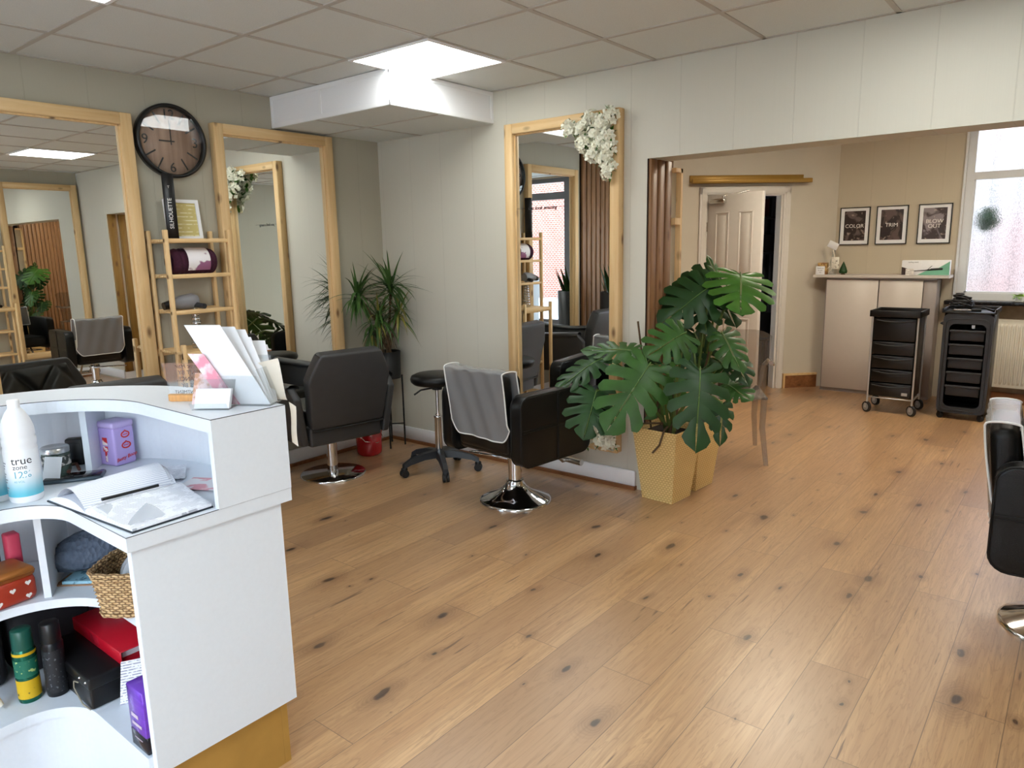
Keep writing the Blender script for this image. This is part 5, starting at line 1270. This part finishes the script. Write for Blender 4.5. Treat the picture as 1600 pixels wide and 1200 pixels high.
def print_frame(label, x0, title, c1, c2, seed):
    t = thing('framed_print', label, 'picture', (x0+.137, 4.03, 1.444), 0, 'framed salon prints')
    W_, h = .274, .363
    m = MB()
    for a0, a1, z0, z1 in ((-W_/2, -W_/2+.008, 0, h), (W_/2-.008, W_/2, 0, h), (-W_/2, W_/2, 0, .008), (-W_/2, W_/2, h-.008, h)): m.box(a0, a1, -.022, -.001, z0, z1)
    part('frame', m, MT['black'], t); part('mount', MB().box(-W_/2+.008, W_/2-.008, -.012, -.008, .008, h-.008), MT['paper'], t)
    pm = mat('print_photo', c1, .35); N = NT(pm)
    n1 = N.noise(N.pos((1,1,.7), (seed, 0, seed)), 9, 3, .5, None, .8); n2 = N.noise(N.pos((1,1,1), (0, 0, seed*2)), 22, 3)
    N.l(N.mix(N.mr(n2, .62, .70, 0, .55), N.mix(N.mr(n1, .5, .58), c1, c2), srgb(204, 182, 168)), N.p.inputs['Base Color'])
    ph = part('photo', MB().box(-.097, .097, -.0125, -.0115, .042, h-.036), pm, t)
    tb = MB()
    for k, s in enumerate(title):
        q = text_mb(s, .05, (0, -.0132, h*.50+.022*(len(title)-1)-.044*k), (1,0,0), (0,0,1), .0003, sx=1.0); tb.add(q.v, q.f)
    part('lettering', tb, MT['whiteink'], ph)
    return t
print_frame('framed print reading COLOR, left of the three above the cupboard', 2.263, ['COLOR'], srgb(46, 34, 32), srgb(98, 84, 80), 1)
print_frame('framed print reading TRIM, middle of the three above the cupboard', 2.595, ['TRIM'], srgb(42, 30, 28), srgb(92, 74, 68), 4)
print_frame('framed print reading BLOW OUT, right of the three beside the window', 2.955, ['BLOW', 'OUT'], srgb(64, 50, 48), srgb(138, 128, 130), 7)

ZC = 1.1602
cdm = thing('thank_you_card', 'small white lettered card leaning at the left end of the cupboard top', 'card', (2.165, 3.79, ZC), .1)
part('card', MB().rbox(-.042, .042, -.004, .004, 0, .082, .002, 1), MT['paper'], cdm)
q = MB()
for s, sz, z in (('Thank you', .015, .062), ('for your', .013, .042), ('visit', .013, .023)):
    k = text_mb(s, sz, (0, -.0045, z), (1,0,0), (0,0,1), .0003, shear=.3); q.add(k.v, k.f)
part('lettering', q, MT['ink'], cdm)
solo('gift_box', MB().rbox(2.125, 2.215, 3.83, 3.90, ZC, ZC+.115, .006, 2), two_tone('gold_brown_box', srgb(196, 160, 96), srgb(140, 96, 52), 30), 'little gold-brown box behind the lettered card', 'box')
vz = thing('glass_vase', 'clear glass bottle vase with tag on the cupboard top', 'vase', (2.262, 3.87, ZC))
part('vase', MB().lathe([(.03, 0), (.034, .02), (.032, .12), (.016, .19), (.014, .26), (.012, .26), (.012, .19), (.028, .12), (.0001, .01)], n=24), MT['acrylic'], vz)
part('paper_tag', MB().rbox(-.005, .065, -.046, -.044, .055, .17, .001, 1), two_tone('tag_print', srgb(232, 226, 212), srgb(120, 110, 100), 60, .60, .66), vz)
part('ribbon', MB().tube([(0, -.03, .24), (.02, -.04, .18), (.005, -.04, .1)], .004).tube([(-.03, -.04, .02), (.0, -.05, .05), (-.02, -.045, .08), (-.05, -.04, .05)], .003), MT['paperc'], vz)
M_ = Matrix.Translation((-.005, -.02, .285)) @ Matrix.Rotation(.45, 4, 'Y'); part('top_card', MB().rbox(-.048, .048, -.002, .002, -.033, .033, .001, 1).xf(M_), MT['paper'], vz)
td = thing('mini_tree', 'tiny dark green bottle-brush tree on the cupboard top', 'ornament', (2.362, 3.86, ZC))
part('foliage', MB().lathe([(.034, .012), (.04, .03), (.03, .06), (.03, .062), (.018, .09), (.018, .092), (.0001, .128)], n=14, smooth=False), MT['leafd'], td); part('stand', MB().lathe([(.02, 0), (.02, .008), (.006, .012), (.006, .03)], n=12), MT['brownstem'], td)
wbx = thing('curling_wand_box', 'white and mint box printed with a black curling wand', 'box', (3.08, 3.85, ZC))
part('carton', MB().rbox(-.195, .195, -.035, .035, 0, .135, .003, 1), MT['paper'], wbx)
part('mint_panel', MB().plate([(-.06, .002), (.194, .002), (.194, .125), (.10, .06), (.0, .035)], (0, -.0362, 0), (1,0,0), (0,0,1), (0,-1,0), .0006), mat('mint_print', srgb(116, 178, 150), .45, noise=.05), wbx)
part('wand_print', MB().tube([(-.09, -.0375, .038), (.0, -.0375, .044), (.05, -.0375, .05)], [.003, .004, .008], 8).tube([(.045, -.0375, .052), (.14, -.0375, .058)], .009, 8).tube([(.02, -.0375, .05), (.055, -.0375, .085)], .0025, 6), MT['black'], wbx)
part('dark_corner', MB().plate([(-.194, .002), (-.12, .002), (-.15, .06), (-.194, .075)], (0, -.0362, 0), (1,0,0), (0,0,1), (0,-1,0), .0006), mat('brown_print', srgb(60, 44, 40), .5), wbx)
part('lettering', text_mb('curling wand', .016, (-.10, -.0362, .118), (1,0,0), (0,0,1), .0003), MT['dgrey'], wbx)
solo('price_card', MB().box(2.925, 2.995, 3.785, 3.788, ZC, ZC+.058), lines_material('price_card_print', srgb(236, 232, 226), srgb(130, 120, 120), 'Z', .014, .35, 60, .8), 'small white price card in front of the curling wand box', 'card')

# radiator
rd = thing('radiator', 'white ribbed panel radiator under the frosted window', 'radiator', (4.25, 3.97, .15))
m = MB(); x0, x1 = 3.63, 4.95; nn = 40
def rib(u, v):
    x = x0+(x1-x0)*u; y = 3.945-.014*(1 if (u*nn) % 1 < .5 else 0)*(1 if .06 < v < .94 else 0); return (x, y, .155+.60*v)
part('panel', MB().grid(rib, 160, 24, 0, False).box(x0, x1, 3.946, 3.985, .155, .755), MT['rad'], rd, True)
part('top_grille', MB().box(x0, x1, 3.945, 4.0, .752, .768), MT['rad'], rd, True); part('bracket', MB().box(x0+.1, x0+.15, 3.985, 4.016, .3, .6).box(x1-.15, x1-.1, 3.985, 4.016, .3, .6), MT['rad'], rd, True)
part('valve', MB().tube([(x0+.02, 3.965, .19), (x0-.03, 3.965, .19), (x0-.03, 3.965, .0)], .008).tube([(x0-.03, 3.965, .16), (x0-.03, 3.965, .215)], .014), MT['chrome'], rd, True)
# sill plant
sp2 = thing('sill_plant', 'small bright green leafy plant on the dark window sill', 'plant', (3.81, 3.94, .9302))
m = MB()
for k in range(16):
    a = random.uniform(0, 6.28); m.strap((0, 0, .03), (math.cos(a), math.sin(a)*.7, random.uniform(.3, 1.4)), random.uniform(.06, .11), .05, 1.1, 0, 6)
part('leaves', m, mat('bright_leaf', srgb(150, 188, 80), .4, noise=.2, nscale=20), sp2); part('pot', MB().lathe([(.03, 0), (.036, .045), (.0001, .045)], n=18), MT['white'], sp2)

# ---- trolleys
def castor(parent, x, y, h, R, fm, wm, tm, name='castor', yaw=.9):
    TW = Matrix.Translation((x, y, 0)) @ Matrix.Rotation(yaw, 4, 'Z') @ Matrix.Translation((-x, -y, 0))
    c = part(name, MB().cyl((x, y, R+.02), (x, y, h), .008, 8).box(x-.018, x-.014, y-.012, y+.012, R-.006, R+.03).box(x+.014, x+.018, y-.012, y+.012, R-.006, R+.03).box(x-.018, x+.018, y-.012, y+.012, R+.026, R+.032).xf(TW), fm, parent, True)
    part('wheel', MB().cyl((x-.011, y, R), (x+.011, y, R), R, 20, 1).cyl((x-.0125, y, R), (x+.0125, y, R), R*.72, 20, 0).xf(TW), [wm, tm], c, True)
t1 = thing('salon_trolley', 'black five-drawer salon trolley with silver legs and big grey wheels', 'trolley', (3.025, 3.16, 0), 0, 'salon trolleys')
x0, x1, y0, y1 = 2.845, 3.195, 3.0, 3.33
for x in (x0, x1):
    for y in (y0, y1):
        part('leg', MB().cyl((x, y, .11), (x, y, .86), .0085, 12), MT['silver'], t1, True); castor(t1, x, y, .125, .046, MT['silver'], MT['greywheel'], MT['rubber'])
part('bottom_rail', MB().tube([(x0, y0, .135), (x1, y0, .135), (x1, y1, .135), (x0, y1, .135)], .006, 8, 0, True), MT['silver'], t1, True)
m = MB().rbox(x0-.02, x1+.02, y0-.02, y1+.02, .845, .855, .003, 1)
for a in ((x0-.022, x1+.022, y0-.022, y0-.008), (x0-.022, x1+.022, y1+.008, y1+.022), (x0-.022, x0-.008, y0-.022, y1+.022), (x1+.008, x1+.022, y0-.022, y1+.022)): m.rbox(*a, .84, .895, .004, 2)
part('top_tray', m, MT['black'], t1, True)
part('side_panel', MB().rbox(x0+.004, x0+.012, y0+.01, y1-.01, .15, .84, .002, 1), MT['black'], t1, True); part('side_panel', MB().rbox(x1-.012, x1-.004, y0+.01, y1-.01, .15, .84, .002, 1), MT['black'], t1, True)
part('back_panel', MB().box(x0+.012, x1-.012, y1-.02, y1-.012, .15, .84), MT['black'], t1, True)
for k, (z0_, z1_) in enumerate(((.15, .265), (.275, .385), (.395, .505), (.515, .625), (.635, .83))):
    d = part('drawer', MB().rbox(x0+.014, x1-.014, y0+.0, y1-.04, z0_, z1_, .005, 2), MT['black'], t1, True)
    hz = z1_-.018
    part('handle', MB().tube([(x0+.03+(x1-x0-.06)*u, y0-.004-.016*math.sin(PI*u), hz-.012*math.sin(PI*u)) for u in [k_/10 for k_ in range(11)]], .0065, 8), MT['black'], d, True)
part('label', MB().box(x1-.085, x1-.04, y0-.0025, y0-.0005, .17, .195), MT['silver'], t1, True)

t2 = thing('salon_trolley', 'dark grey salon trolley with rounded frame front, next to the radiator', 'trolley', (3.54, 3.25, 0), 0, 'salon trolleys')
x0, x1, y0, y1 = 3.365, 3.715, 3.07, 3.42
b = bmesh.new(); P = rrect(x0, x1, .055, .885, .05); Q = rrect(x0+.045, x1-.045, .105, .80, .045)
m = MB(); n = len(P)
v = [(a, y0, z) for a, z in P]+[(a, y0, z) for a, z in Q]+[(a, y0+.03, z) for a, z in P]+[(a, y0+.03, z) for a, z in Q]; fs = []
for k in range(n):
    q = (k+1) % n; fs += [(k, q, q+n, k+n), (k+2*n, k+3*n, q+3*n, q+2*n), (k, k+2*n, q+2*n, q), (k+n, q+n, q+3*n, k+3*n)]
m.add(v, fs); b.free()
part('front_frame', m, MT['dgrey'], t2, True)
part('frame_bead', MB().tube([(a, y0-.001, z) for a, z in rrect(x0+.022, x1-.022, .08, .84, .05)], .004, 6, 0, True), MT['dgrey'], t2, True)
m = MB()
for x in (x0, x1-.02): m.rbox(x, x+.02, y0+.03, y1, .06, .88, .005, 1)
m.rbox(x0, x1, y1-.015, y1, .06, .88, .004, 1).rbox(x0+.02, x1-.02, y0+.03, y1-.015, .07, .09, .003, 1); part('body', m, MT['black'], t2, True)
m = MB().rbox(x0-.012, x1+.012, y0-.012, y1+.012, .885, .897, .004, 1)
for a in ((x0-.014, x1+.014, y1+.002, y1+.014), (x0-.014, x0-.002, y0-.014, y1+.014), (x1+.002, x1+.014, y0-.014, y1+.014)): m.rbox(*a, .885, .925, .004, 2)
part('top_tray', m, MT['black'], t2, True)
for k in range(5):
    z = .20+.115*k; d = part('drawer', MB().rbox(x0+.055, x1-.055, y0+.01, y1-.03, z, z+.082, .006, 2), MT['dgrey'], t2, True)
    part('handle', MB().rbox(x0+.05, x1-.05, y0-.004, y0+.012, z+.07, z+.09, .004, 2), MT['dgrey'], d, True)
part('lock', MB().box(x0+.20, x0+.222, y0+.02, y0+.03, .765, .79).cyl((x0+.211, y0+.005, .772), (x0+.211, y0+.03, .772), .007), MT['silver'], t2, True)
for x in (x0+.03, x1-.03):
    for y in (y0+.03, y1-.03): castor(t2, x, y, .075, .026, MT['black'], MT['dgrey'], MT['rubber'])
m = MB().tube([(x0-.005, y0+.1, .78), (x0-.03, y0+.1, .79), (x0-.03, y0+.2, .79), (x0-.005, y0+.2, .78)], .006); part('dryer_hook', m, MT['black'], t2, True)
# leads on the second trolley
pts = []
for k in range(90):
    a = k*.62; pts.append((x0+.11+.085*math.cos(a)*(1-.003*k), y0+.08+.06*math.sin(a*1.13), .903+.0009*k+.055*abs(math.sin(a*.37))))
solo('coiled_lead', MB().tube(pts, .0052, 6), MT['black'], 'tangled black appliance lead piled on the grey trolley', 'cable')
solo('hair_clipper', MB().tube([(x0+.20, y0+.06, .912), (x0+.26, y0+.07, .935), (x0+.31, y0+.05, .918), (x0+.34, y0+.03, .91)], [.006, .005, .009, .011], 10), MT['black'], 'black cable plug lying at the right edge of the grey trolley', 'plug')
tg = thing('curling_tong', 'black curling tong lying across the grey trolley top', 'styling tool', (x0+.16, y0+.05, .898))
part('barrel', MB().tube([(-.10, 0, .012), (.02, .01, .012)], .009, 10), MT['steel'], tg); part('handle', MB().tube([(.02, .01, .012), (.09, .015, .014)], .014, 10), MT['black'], tg)

# another chair further along the right wall, only its rounded top shows
oc = thing('backwash_seat', 'blue-black padded seat peeping in behind the covered chair at the right edge', 'chair', (4.36, .62, 0))
part('cushion', MB().rbox(-.20, .22, -.16, .12, .44, .755, .06, 4), mat('blue_black_leather', srgb(34, 40, 50), .3, bump=.15, bscale=220), oc)
part('base', MB().rbox(-.14, .16, -.1, .08, 0, .44, .02, 2), MT['black'], oc)

# ================================================================== outside the rear window
struct('ground_yard', MB().box(1, 8, 4.2, 14, -.3, -.2), mat('yard_paving', srgb(150, 148, 144), .9, noise=.1))
fn = thing('yard_fence', 'pale upright boards blurred behind the frosted window', 'fence', (4.3, 5.4, -.2))
m = MB()
for k in range(18): m.box(2.6+k*.21, 2.762+k*.21, 5.4, 5.42, -.2, 3.2)
part('boards', m, two_tone('pale_boards', srgb(206, 208, 216), srgb(214, 190, 196), 1.2, .4, .6, .8), fn, True); part('backing', MB().box(2.6, 6.4, 5.47, 5.49, -.2, 3.2), MT['dgrey'], fn, True); part('rail', MB().box(2.6, 6.3, 5.42, 5.47, 1.9, 1.97).box(2.6, 6.3, 5.42, 5.47, .4, .47), MT['dgrey'], fn, True)
tb = thing('topiary_ball', 'dark green round ball hanging outside the frosted window', 'topiary', (3.47, 4.42, 1.66))
m = MB().ball((0, 0, 0), .075, 10)
for k in range(240):
    z = random.uniform(-1, 1); a = random.uniform(0, 6.28); r = math.sqrt(1-z*z); d = Vector((r*math.cos(a), r*math.sin(a), z)); m.strap(d*.07, d+Vector((random.uniform(-.5,.5), random.uniform(-.5,.5), random.uniform(-.5,.5))), .06, .02, .4, 0, 3)
part('foliage', m, MT['leafd'], tb); part('chain', MB().tube([(0, 0, .07), (0, 0, .9)], .003).tube([(0, .01, .9), (0, -.252, .9), (0, -.252, .8)], .006), MT['blackm'], tb)

# ================================================================== street outside the shop front (seen in the flower mirror)
struct('street_pavement', MB().box(-14, 18, -40, -5.15, -.12, -.02), mat('pale_paving', srgb(176, 174, 172), .9, noise=.08, nscale=6))
def brick(name, c1, c2):
    m = mat(name, c1, .85); N = NT(m); b = N.n('ShaderNodeTexBrick'); b.inputs['Scale'].default_value = 4.4
    b.inputs['Color1'].default_value = c1; b.inputs['Color2'].default_value = c2; b.inputs['Mortar'].default_value = srgb(200, 190, 180)
    c = N.n('ShaderNodeTexCoord'); s = N.n('ShaderNodeSeparateXYZ'); q = N.n('ShaderNodeCombineXYZ'); N.l(c.outputs['Object'], s.inputs[0]); N.l(s.outputs['X'], q.inputs[0]); N.l(s.outputs['Z'], q.inputs[1]); N.l(q.outputs[0], b.inputs[0])
    N.l(b.outputs['Color'], N.p.inputs['Base Color']); return m
hb = thing('brick_house', 'red brick building across the street, mirrored in the flower mirror', 'building', (4.6, -15.5, -.05))
part('wall', MB().box(4.0, 9.5, -16.5, -14, -.05, 4.6), brick('red_brick', srgb(168, 92, 78), srgb(150, 76, 64)), hb, True)
part('gable', MB().plate([(0, 4.6), (5.6, 4.6), (3.6, 7.2), (1.6, 7.0)], (4.0, -16.4, 0), (1,0,0), (0,0,1), (0,1,0), 2.3), mat('white_render', srgb(226, 226, 228), .8), hb, True)
hw = thing('rendered_house', 'pale rendered house next to the brick building across the street', 'building', (1.5, -16, -.05))
part('wall', MB().box(-6, 3.98, -17, -15, -.05, 4.8), mat('pale_render', srgb(214, 216, 220), .8, noise=.03), hw, True)
for x in (-3.4, -.6, 2.4): part('window', MB().box(x, x+.9, -15.0, -14.95, 1.0, 2.6).box(x, x+.9, -15.0, -14.95, 3.2, 4.3), mat('street_window', srgb(96, 120, 140), .2), hw, True)
part('roof', MB().plate([(-6.3, 4.8), (3.98, 4.8), (3.0, 6.6), (-5.0, 6.6)], (0, -17.2, 0), (1,0,0), (0,0,1), (0,1,0), 2.3), mat('slate_roof', srgb(120, 122, 128), .8), hw, True)
hg_ = MB()
for k in range(700):
    p = (random.uniform(.4, 6.5), random.uniform(-12.6, -11.9), random.uniform(-.05, 1.1)); hg_.strap(p, (random.uniform(-1,1), random.uniform(-.2,1), random.uniform(-.2,1)), .22, .14, .5, 0, 2)
hg_.box(.4, 6.5, -12.6, -12.0, -.05, 1.0)
solo('hedge', hg_, mat('green_hedge', srgb(96, 140, 78), .8, noise=.25, nscale=5), 'clipped green hedge across the street, mirrored in the flower mirror', 'hedge')
for k, (x, lb) in enumerate(((1.9, 'orange street barrier nearest the shop door, seen in the flower mirror'), (3.3, 'orange street barrier in front of the brick building, seen in the flower mirror'))):
    t = thing('street_barrier', lb, 'barrier', (x, -9.0, -.02), 0, 'orange street barriers')
    part('panel', MB().rbox(-.55, .55, -.03, .03, .15, .95, .03, 2), mat('barrier_orange', srgb(226, 112, 44), .5, noise=.05), t); part('reflector', MB().box(-.5, .5, .031, .034, .6, .78), MT['paper'], t); part('foot', MB().rbox(-.5, -.4, -.25, .25, 0, .15, .01, 1).rbox(.4, .5, -.25, .25, 0, .15, .01, 1), MT['dgrey'], t)
sg2 = thing('street_sign', 'yellow hanging sign across the street, seen in the flower mirror', 'sign', (2.6, -11.0, -.02))
part('board', MB().rbox(-.35, .35, -.02, .02, 1.5, 2.3, .02, 1), mat('sign_yellow', srgb(222, 168, 40), .5), sg2); part('post', MB().cyl((0, -.05, 0), (0, -.05, 2.4), .04), MT['dgrey'], sg2)
